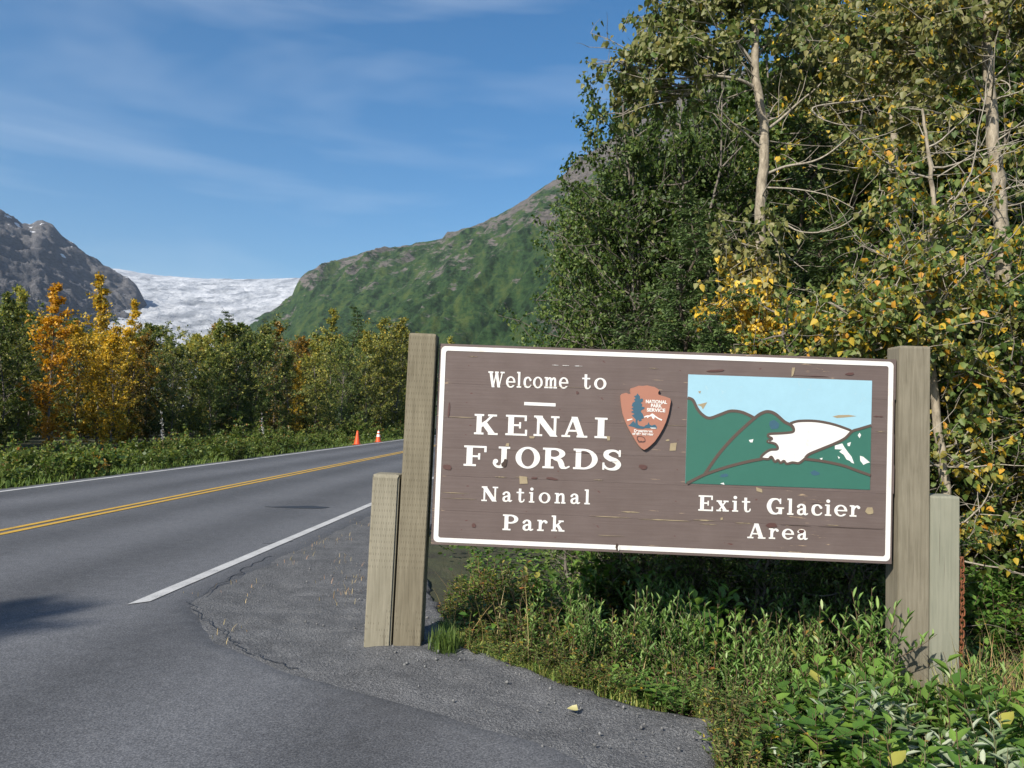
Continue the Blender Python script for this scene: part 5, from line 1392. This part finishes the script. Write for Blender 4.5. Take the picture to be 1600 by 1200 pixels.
for row, (s0, hs_) in enumerate(((-11.55, 0.72), (-12.4, 0.86), (-13.4, 0.92), (-14.6, 0.95))):
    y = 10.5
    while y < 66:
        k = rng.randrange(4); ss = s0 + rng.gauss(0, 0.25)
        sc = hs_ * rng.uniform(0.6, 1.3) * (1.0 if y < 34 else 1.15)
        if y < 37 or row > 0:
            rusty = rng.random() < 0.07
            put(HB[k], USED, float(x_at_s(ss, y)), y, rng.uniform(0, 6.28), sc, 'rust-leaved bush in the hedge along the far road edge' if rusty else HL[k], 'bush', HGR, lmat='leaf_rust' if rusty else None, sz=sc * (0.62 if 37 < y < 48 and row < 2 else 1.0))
            cnt += 1
        y += rng.uniform(0.75, 1.15) * (1.0 if y < 34 else 1.7)
TB = [bush(511, 2.8, 1.5, 3800, 0.14, 18, 'leaf_poplar_green', 'thicket_bush'), bush(512, 2.4, 1.7, 3800, 0.14, 18, 'leaf_poplar_green', 'thicket_bush')]
rng = random.Random(58)
for k in range(30):
    y = rng.uniform(20, 80); ss = -24 - rng.random() ** 1.3 * 10
    put(TB[k % 2], USED, float(x_at_s(ss, y)), y, rng.uniform(0, 6.28), rng.uniform(0.8, 1.25), 'dark leafy bush under the poplars of the thicket across the road', 'bush', 'dark bushes under the poplars')
# silvery seed stalks above the hedge
def stalk(seed):
    p = Plant(seed); r = p.rng
    q = p.limb((0, 0, -0.05), (0, 0, 1), 1.55, 0.007, 0.06, 0.1, 8, sides=4)
    for u, v in zip(q[4:-1], q[5:]): p.tw.append((u, v, 1))
    p.scatter(90, 0.055, 0.010, 0.012, -0.2, cheap=True)
    return thing_from(p, 'fireweed_stalk', 0, 0, 'stem_brown', 'seed_fluff', 'seed_head', 'stem')
FW = stalk(520)
for px, Yd, sc in ((257, 24.5, 1.25), (413, 31, 1.2)):
    x, y = at_ground(px, Yd)
    put(FW, USED, x, y, px, sc, 'pale seeding fireweed stalk standing above the roadside hedge', 'wildflower', 'fireweed stalks in the hedge')

# ------------------------------------------------------------------ plants at the foot of the sign
def shoots(seed, kind, h, n_st, spread, lsz, lw, shape, mat, name, per=16, start=0.15, droop=0.0, stem='stem_brown', elev=0.6, tint=None):
    p = Plant(seed); r = p.rng
    P, A, Nn, Ln, Ti = [], [], [], [], []
    for k in range(n_st):
        a = r.uniform(0, 6.283); sp_ = spread * r.random() ** 0.6
        hh = h * r.uniform(0.6, 1.05)
        q = p.limb((math.cos(a) * 0.04, math.sin(a) * 0.04, -0.08), Vector((math.cos(a) * sp_, math.sin(a) * sp_, hh)), hh * 1.06, 0.0045, 0.10, 0.12, 9, r1=0.0015, sides=4)
        lines = [q]
        for _ in range(r.randint(1, 3)):
            lines.append(p.limb(q[r.randint(2, 6)], Vector((r.gauss(0, 1), r.gauss(0, 1), r.uniform(0.5, 1.4))), hh * r.uniform(0.25, 0.5), 0.003, 0.12, 0.2, 6, r1=0.0012, sides=3))
        for li, ln_ in enumerate(lines):
            m = per if li == 0 else per // 2
            for i in range(m):
                f = start + (1 - start) * (i + 0.3 * r.random()) / m if li == 0 else 0.15 + 0.85 * i / m
                t = f * (len(ln_) - 1); i0 = min(len(ln_) - 2, int(t))
                b = ln_[i0].lerp(ln_[i0 + 1], t - i0)
                ph = i * 2.4 + r.gauss(0, 0.3)
                e = elev + 0.5 * f + r.gauss(0, 0.15)
                ax = Vector((math.cos(ph) * math.cos(e), math.sin(ph) * math.cos(e), math.sin(e) - droop))
                nn = Vector((-math.cos(ph) * math.sin(e), -math.sin(ph) * math.sin(e), math.cos(e))) + Vector((r.gauss(0, 0.25), r.gauss(0, 0.25), r.gauss(0, 0.25)))
                P.append(tuple(b)); A.append(tuple(ax)); Nn.append(tuple(nn))
                Ln.append(lsz * r.uniform(0.65, 1.15) * (1.0 - 0.35 * max(0, f - 0.75) / 0.25)); Ti.append(r.random() if tint is None else tint(f, r))
    Ln = np.array(Ln)
    p.leaves(np.array(P), np.array(A), np.array(Nn), Ln, Ln * lw, np.clip(np.array(Ti), 0, 1), shape, 0.25, 0.18)
    return thing_from(p, name, 0, 0, stem, mat, 'foliage', 'stems')
tw_ = lambda f, r: 0.15 + 0.45 * r.random() + 0.3 * f
WI = [shoots(601, 'w', 0.80, 7, 0.22, 0.075, 0.30, 'lance', 'leaf_willow', 'willow_shrub', 20, tint=tw_), shoots(602, 'w', 0.62, 9, 0.26, 0.065, 0.32, 'lance', 'leaf_willow', 'willow_shrub', 18, tint=tw_), shoots(603, 'w', 1.05, 4, 0.14, 0.085, 0.30, 'lance', 'leaf_willow', 'willow_shrub', 24, tint=tw_)]
tb_ = lambda f, r: 0.02 + 0.72 * r.random() + 0.2 * f + (0.5 if r.random() < 0.03 else 0)
BR = [shoots(611, 'b', 0.75, 6, 0.30, 0.115, 0.66, 'ovate', 'leaf_broad', 'alder_shrub', 12, elev=0.4, tint=tb_), shoots(612, 'b', 0.60, 7, 0.34, 0.10, 0.68, 'ovate', 'leaf_broad', 'alder_shrub', 12, elev=0.25, tint=tb_), shoots(613, 'b', 0.9, 4, 0.22, 0.105, 0.62, 'ovate', 'leaf_broad', 'alder_shrub', 13, elev=0.5, tint=tb_)]
SI = [shoots(621, 's', 0.85, 4, 0.2, 0.11, 0.34, 'lance', 'leaf_silver', 'silver_willow', 15, elev=0.35, stem='stem_green'), shoots(622, 's', 0.7, 5, 0.25, 0.10, 0.36, 'lance', 'leaf_silver', 'silver_willow', 14, elev=0.3, stem='stem_green')]
HE = [shoots(631, 'h', 0.55, 9, 0.22, 0.06, 0.42, 'ovate', 'leaf_turning', 'herb_clump', 14, elev=0.2, tint=lambda f, r: r.random() * 0.85), shoots(632, 'h', 0.42, 11, 0.26, 0.05, 0.5, 'ovate', 'leaf_hedge', 'herb_clump', 14, elev=0.2)]
rng = random.Random(91)
WL = ['silvery green willow shoots crowding under the sign board', 'short leafy willow clump at the gravel edge under the sign', 'tall slender willow shoots rising under the sign board']
placed = []
def can(x, y, d):
    if any((x - a) ** 2 + (y - b) ** 2 < d * d for a, b in placed): return False
    placed.append((x, y)); return True
# tall shoots whose tips show against the dark gap under the board
for i, (px, py, Yd) in enumerate(((1012, 906, 5.2), (1102, 904, 5.22), (1205, 922, 5.2), (1334, 897, 5.18), (1280, 945, 5.1), (1228, 950, 5.05), (905, 915, 5.3), (960, 935, 5.2), (1160, 930, 5.2), (1060, 925, 5.2), (1370, 950, 5.0), (830, 905, 5.35))):
    q = at(px, py, Yd); h = q.z - gzf(q.x, q.y)
    k = 2 if i % 3 else 0
    put(WI[k], USED, q.x, q.y, i * 1.7, h / (1.08, 0.62, 1.12)[k] * 1.05, WL[k], 'shrub', 'willows under the sign', dz=0.0, sz=h / (0.82, 0.62, 1.06)[k])
    placed.append((q.x, q.y))
n = 0
for k in range(900):
    x = rng.uniform(-0.45, 3.2); y = rng.uniform(4.35, 7.4)
    dx = x - float(edge_x(y))
    if dx < 0.12 or abs(x - 2.8) < 0.28 and 5.1 < y < 5.7 or (abs(x + 0.65) < 0.3 and 5.2 < y < 5.8): continue
    if not can(x, y, 0.155 if y < 6 else 0.22): continue
    lim = 0.60 if y < 5.45 else 0.78
    g = gzf(x, y); hmax = (lim - g) * rng.uniform(0.34, 0.78) * float(0.45 + 0.55 * sstep(0.1, 0.7, dx))
    if x < 0.35:
        j = rng.randrange(2); sc = hmax / (0.55, 0.42)[j]
        put(HE[j], USED, x, y, rng.uniform(0, 6.28), min(1.25, max(0.6, sc)), ('low clump of reddish and green herbs beside the left posts', 'low yellow-green herbs beside the left posts')[j], 'herbs', 'herbs beside the left posts', dz=0.0, sz=min(1.6, sc))
    elif rng.random() < 0.46:
        j = rng.randrange(2); sc = hmax / (0.80, 0.62)[j]
        put(WI[j], USED, x, y, rng.uniform(0, 6.28), min(1.2, max(0.7, sc)), WL[j], 'shrub', 'willows under the sign', dz=0.0, sz=sc)
    elif rng.random() < 0.5:
        j = rng.randrange(2); sc = hmax / (0.55, 0.42)[j]
        put(HE[j], USED, x, y, rng.uniform(0, 6.28), min(1.2, max(0.7, sc)), ('clump of reddish and green herbs among the willows under the sign', 'yellow-green herbs among the willows under the sign')[j], 'herbs', 'herbs among the willows', dz=0.0, sz=sc)
    else:
        j = rng.randrange(2); sc = hmax / (0.75, 0.60)[j]
        put(BR[j], USED, x, y, rng.uniform(0, 6.28), min(1.0, max(0.6, sc)), 'broad-leaved alder shoots among the willows under the sign', 'shrub', 'alder shoots among the willows', dz=0.0, sz=sc)
    n += 1
    if n > 135: break
# alders and silver willows in the ditch before the right posts
BL_ = ['big-leaved alder shrub in the ditch before the right posts', 'spreading big-leaved alder shrub in the ditch before the right posts', 'upright big-leaved alder shrub in the ditch before the right posts']
n = 0
for k in range(500):
    x = rng.uniform(1.0, 3.6); y = rng.uniform(3.0, 5.0)
    dx = x - float(edge_x(y))
    if dx < 0.16 or not can(x, y, 0.20): continue
    g = gzf(x, y)
    top = (0.50 - 0.14 * max(0, x - 2.0)) * float(0.35 + 0.65 * sstep(0.1, 0.9, dx)) * rng.uniform(0.7, 1.1)
    if x > 2.75: top = rng.uniform(-0.12, 0.10)
    h = max(0.3, top - g); j = rng.randrange(3)
    if rng.random() < 0.34:
        j %= 2
        put(SI[j], USED, x, y, rng.uniform(0, 6.28), min(1.1, h / (0.85, 0.7)[j] + 0.2), 'silver-leaved willow shrub in the ditch before the right posts', 'shrub', 'silver willows in the ditch', dz=0.0, sz=h / (0.85, 0.7)[j])
    else:
        put(BR[j], USED, x, y, rng.uniform(0, 6.28), min(1.1, h / (0.75, 0.6, 0.9)[j] + 0.2), BL_[j], 'shrub', 'alder shrubs in the ditch', dz=0.0, sz=h / (0.75, 0.6, 0.9)[j])
    n += 1
    if n > 62: break
n = 0
for k in range(400):
    y = rng.uniform(2.6, 5.3); x = float(edge_x(y)) + rng.uniform(0.05, 0.4)
    if not can(x, y, 0.10): continue
    j = rng.randrange(2)
    put(HE[j], USED, x, y, rng.uniform(0, 6.28), rng.uniform(0.35, 0.65), ('small reddish and green herb at the very edge of the gravel', 'small yellow-green herb at the very edge of the gravel')[j], 'herbs', 'herbs at the gravel edge', dz=0.0)
    n += 1
    if n > 44: break
# one shrub that stands in front of the posts, one silver shoot beside it
for (px, py, Yd, pr, H0, lab) in ((1432, 1010, 4.85, BR[2], 0.9, 'alder shrub leaning up against the faces of the right posts'), (1470, 1005, 4.75, BR[0], 0.75, 'leafy alder shrub reaching up before the short grey post'), (1480, 1060, 4.4, SI[0], 0.85, 'silver willow shoot standing before the short grey post'), (1330, 1020, 4.6, BR[0], 0.75, None), (1240, 1030, 4.4, BR[0], 0.75, None)):
    q = at(px, py, Yd); h = q.z - gzf(q.x, q.y)
    put(pr, USED, q.x, q.y, px * 0.3, 0.95, lab or BL_[0], 'shrub', 'alder shrubs in the ditch', dz=0.0, sz=h / H0)
# green bank beyond the right posts
rng = random.Random(17)
n = 0
for k in range(700):
    x = rng.uniform(3.15, 7.4); y = rng.uniform(5.3, 9.2)
    if x > 0.66 * y + 1.2 or not can(x, y, 0.27): continue
    j = rng.randrange(3)
    put(BR[j] if rng.random() < 0.75 else HE[1], USED, x, y, rng.uniform(0, 6.28), rng.uniform(0.75, 1.1), 'bright green leafy shrub on the bank beyond the right posts', 'shrub', 'leafy shrubs on the bank', dz=0.0, sz=rng.uniform(0.7, 1.05))
    n += 1
    if n > 75: break

# ------------------------------------------------------------------ grass and ground cover (uncountable)
def grass(name, pts, h, mat, label, seed, lean=0.35, w=0.006, cat='grass', tint=None):
    g = np.random.default_rng(seed)
    P = np.array(pts, float); n = len(P)
    a = g.uniform(0, 6.283, n); L = h * g.uniform(0.5, 1.2, n); ln_ = lean * g.random(n)
    d = np.stack([np.cos(a), np.sin(a), np.zeros(n)], 1); sd_ = np.stack([-np.sin(a), np.cos(a), np.zeros(n)], 1)
    up = np.array([0, 0, 1.0])
    def lv(t, ww): c = P + up * (L * t)[:, None] + d * (L * ln_ * t ** 2)[:, None]; return c - sd_ * (w * ww), c + sd_ * (w * ww)
    rows = [lv(0, 0.8), lv(0.45, 1.0), lv(0.8, 0.7), lv(1.0, 0.08)]
    V = np.stack([q for r_ in rows for q in r_], 1)
    b = (np.arange(n) * 8)[:, None]
    F = np.concatenate([b + np.array([[0, 1, 3, 2]]), b + np.array([[2, 3, 5, 4]]), b + np.array([[4, 5, 7, 6]])], 1).reshape(-1, 4)
    ti = g.random(n) if tint is None else tint(g, n)
    me = mesh_np(name, V.reshape(-1, 3), F, fattr=np.repeat(ti, 3)); me.materials.append(MATS[mat])
    return tag(link(name, me), label, cat, kind='stuff')
g = np.random.default_rng(5)
def scatter_xy(n, fx, fy, ok):
    out = []
    while len(out) < n:
        x, y = fx(), fy()
        if ok(x, y): out.append((x, y, gzf(x, y) - 0.03))
    return out
pts = []
for k in range(3600):     # fringe along the gravel edge
    y = g.uniform(4.35, 6.3) if g.random() < 0.75 else g.uniform(3.4, 4.35)
    x = float(edge_x(y)) + 0.05 + abs(g.normal(0, 0.14))
    if vnoise(x * 4, y * 4, 3) > 0.30: pts.append((x, y, gzf(x, y) - 0.03))
grass('verge_grass', pts, 0.10, 'grass_green', 'short green grass fringing the gravel under the sign', 61, 1.3, 0.0022)
pts = [(-0.40 + g.normal(0, 0.045), 5.42 + g.normal(0, 0.06), -0.02) for k in range(420)]
grass('grass_tuft', pts, 0.17, 'grass_green', 'thick green grass tuft at the foot of the left tall post', 62, 0.5, 0.003, tint=lambda g_, n: g_.random(n) * 0.5)
pts = scatter_xy(120, lambda: g.uniform(-0.5, 0.9), lambda: g.uniform(5.0, 7.0), lambda x, y: x - float(edge_x(y)) > 0.08)
grass('dry_grass', pts, 0.45, 'grass_dry', 'dry straw-coloured grass stems among the herbs by the left posts', 63, 1.0, 0.0022)
pts = []
for k in range(26):
    cx, cy = g.uniform(2.7, 3.7), g.uniform(3.9, 5.2)
    for j in range(34): pts.append((cx + g.normal(0, 0.05), cy + g.normal(0, 0.05), gzf(cx, cy) - 0.03))
grass('tall_grass', pts, 0.62, 'grass_green', 'tall yellowing grass in the ditch beside the rusty chain', 64, 1.0, 0.0036, tint=lambda g_, n: 0.4 + 0.6 * g_.random(n))
pts = []
for k in range(16):
    cx, cy = g.uniform(2.95, 3.8), g.uniform(4.6, 5.6)
    for j in range(16): pts.append((cx + g.normal(0, 0.05), cy + g.normal(0, 0.05), gzf(cx, cy) - 0.03))
grass('dry_grass', pts, 0.7, 'grass_dry', 'brown seeding grass stems beside the short grey post', 65, 0.8, 0.0022)
pts = []
for px, py, m, sp_ in ((497, 850, 60, 0.14), (540, 845, 30, 0.1), (520, 905, 40, 0.12), (455, 880, 30, 0.1), (360, 985, 40, 0.07), (545, 930, 90, 0.12), (470, 865, 24, 0.1), (560, 905, 60, 0.1), (535, 870, 24, 0.05), (388, 930, 24, 0.1), (330, 925, 20, 0.08), (560, 820, 30, 0.15), (548, 880, 30, 0.08)):
    d = CAM_M @ Vector(((px - 800) / FPX, -(py - 600) / FPX, -1)); q = EYE + d * (-1.6 / d.z)
    for j in range(m // 3): pts.append((q.x + g.normal(0, sp_), q.y + g.normal(0, sp_ * 1.6), 0.0))
grass('gravel_weeds', pts, 0.045, 'grass_dry', 'thin dry weeds sprouting from the gravel shoulder', 66, 1.2, 0.002)
pts = []
for k in range(2400):
    y = 12 + 50 * g.random() ** 2; ss = -10.75 - abs(g.normal(0, 0.3))
    pts.append((float(x_at_s(ss, y)), y, -0.05))
grass('verge_grass', pts, 0.17, 'grass_green', 'rough grass along the far edge of the road', 67, 1.1, 0.006, tint=lambda g_, n: g_.random(n) * 0.7)

def cover(name, n, fx, fy, ok, h, lsz, mat, label, seed, shape='ovate'):
    p = Plant(seed)
    pts = np.array(scatter_xy(n, fx, fy, ok))
    pts[:, 2] += p.np.random(n) ** 1.4 * h + 0.02
    ax = p.np.normal(0, 1, (n, 3)); ax[:, 2] = p.np.uniform(-0.2, 0.6, n)
    nr = p.np.normal(0, 0.45, (n, 3)); nr[:, 2] += 1
    k = lsz * p.np.uniform(0.6, 1.2, n)
    p.leaves(pts, ax, nr, k, k * 0.6, p.np.random(n) * 0.9, shape)
    return tag(link(name, p.leaf_mesh(name, mat)), label, 'undergrowth', kind='stuff')
cover('undergrowth', 9000, lambda: g.uniform(-0.4, 7.5), lambda: g.uniform(3.2, 9.5), lambda x, y: x - float(edge_x(y)) > 0.15 and x < 0.68 * y + 1.2, 0.22, 0.06, 'leaf_broad', 'low leafy ground cover around the foot of the sign', 71)
cover('undergrowth', 9000, lambda: g.uniform(-0.9, 14), lambda: g.uniform(7, 19), lambda x, y: x - float(edge_x(y)) > 0.3 and x < 0.75 * y + 1, 0.45, 0.09, 'leaf_alder', 'shaded leafy undergrowth on the floor of the wood', 72)
def fy_(): return 10 + 56 * g.random() ** 1.3
_c = [12.0]
def fxl():
    return float(x_at_s(-11.0 - 7.5 * g.random() ** 1.2, _c[0]))
def fyl():
    _c[0] = fy_(); return _c[0]
pts = []
for k in range(11000):
    y = fy_(); x = float(x_at_s(-11.0 - 9.0 * g.random() ** 1.2, y)); pts.append((x, y))
it = iter(pts)
p = Plant(73); A = np.array(pts); n = len(A)
P3 = np.column_stack([A, gz(A[:, 0], A[:, 1]) + p.np.random(n) ** 1.3 * 0.5])
ax = p.np.normal(0, 1, (n, 3)); nr = p.np.normal(0, 0.5, (n, 3)); nr[:, 2] += 1
p.quads(P3, ax, nr, 0.13 * p.np.uniform(0.6, 1.2, n), 0.09 * p.np.uniform(0.6, 1.2, n), p.np.random(n) * 0.8)
tag(link('undergrowth', p.leaf_mesh('undergrowth', 'leaf_hedge')), 'low leafy growth on the verge beneath the far hedge', 'undergrowth', kind='stuff')

# ------------------------------------------------------------------ small things on the ground
p = Plant(81)
p.leaves(np.array([[0, 0, 0.006]]), np.array([[-1.0, 0.25, 0.12]]), np.array([[0.1, -0.5, 0.9]]), np.array([0.062]), np.array([0.044]), np.array([0.4]), 'heart', 0.5, 0.1)
fl = link('fallen_leaf', p.leaf_mesh('fallen_leaf', 'fallen_leaf'))
fl.location = (0.40, 4.35, 0.022)
tag(fl, 'single curled pale yellow leaf lying on the grey gravel', 'leaf')
# loose stones on the gravel, too many and too small to tell apart
def stones(n, seed):
    g_ = np.random.default_rng(seed)
    ico = bmesh.new(); bmesh.ops.create_icosphere(ico, subdivisions=1, radius=1.0)
    bv = np.array([v.co[:] for v in ico.verts]); bf = np.array([[v.index for v in f.verts] for f in ico.faces]); ico.free()
    V, F = [], []
    k = 0
    while k < n:
        y = 3.2 + 5.5 * g_.random(); e = float(edge_x(y)); x = e - abs(g_.normal(0, 0.55))
        if x < float(asphalt_x(y)) - 0.25: continue
        r_ = 0.004 + 0.008 * g_.random() ** 3
        v = bv * r_ * g_.uniform(0.6, 1.2, (1, 3)) * g_.uniform(0.8, 1.15, (len(bv), 1))
        V.append(v + np.array([x, y, 0.01 + r_ * 0.3 + 0.03 * math.exp(-((x + 0.62) ** 2 + (y - 5.45) ** 2) / 0.5)])); F.append(bf + k * len(bv)); k += 1
    me = mesh_np('loose_stones', np.vstack(V), F3=np.vstack(F)); me.materials.append(MATS['stone'])
    tag(link('loose_stones', me), 'small loose stones scattered over the gravel', 'stones', kind='stuff')
stones(420, 8)
# dark repair patch by the edge line
pp = [(-3.98, 13.05), (-3.3, 13.35), (-2.95, 13.2), (-3.05, 13.0), (-3.5, 12.95)]
plain('tar', (0.022, 0.023, 0.026), 0.6)
tp_ = link('tar_patch', fill_mesh('tar_patch', [pp], 0.002), road, MATS['tar']); tp_.location = (0, 0, 0.0205)

# a tall spruce behind the view across the road: the tip of its shadow lies on the near lane
put(SPR[0], USED, -13.9, -7.7, 0.3, 12.9 / 9.0, 'tall spruce across the road whose shadow tip lies on the near lane', 'tree', sz=12.9 / 8.9)

# cracks in the broken edge of the asphalt
rng = random.Random(6)
for P in ([(292, 938), (312, 962), (345, 985), (368, 1008), (420, 1030), (470, 1050)], [(318, 930), (352, 905), (392, 884), (430, 866)], [(520, 860), (455, 846), (400, 850)]):
    Q = []
    for a, b in P:
        d = CAM_M @ Vector(((a - 800) / FPX, -(b - 600) / FPX, -1)); q = EYE + d * (-1.58 / d.z)
        if q.x < float(asphalt_x(q.y)) + 0.3: Q.append((q.x, q.y))
    if len(Q) < 2: continue
    F = []
    for (x0, y0), (x1, y1) in zip(Q[:-1], Q[1:]):
        for k in range(6): F.append((x0 + (x1 - x0) * k / 6 + rng.gauss(0, 0.018), y0 + (y1 - y0) * k / 6 + rng.gauss(0, 0.018)))
    c_ = link('crack', fill_mesh('crack', [offset_line(F, 0.006)[0]], 0.002), road, MATS['tar']); c_.location = (0, 0, 0.0205)

# ------------------------------------------------------------------ air between here and the mountains
hz = link('haze', box_mesh('haze', 16000, 11000, 1500, origin=(0, 1500, 700)))
hz['kind'] = 'stuff'
tag(hz, 'pale blue air over the valley', 'haze')
m = bpy.data.materials.new('haze'); m.use_nodes = True
nd, ln = m.node_tree.nodes, m.node_tree.links
nd.remove(nd['Principled BSDF'])
pv = nd.new('ShaderNodeVolumePrincipled')
pv.inputs['Color'].default_value = (0.72, 0.84, 1.0, 1)
pv.inputs['Density'].default_value = 0.00004
pv.inputs['Anisotropy'].default_value = 0.2
ln.new(pv.outputs[0], nd['Material Output'].inputs['Volume'])
hz.data.materials.append(m)
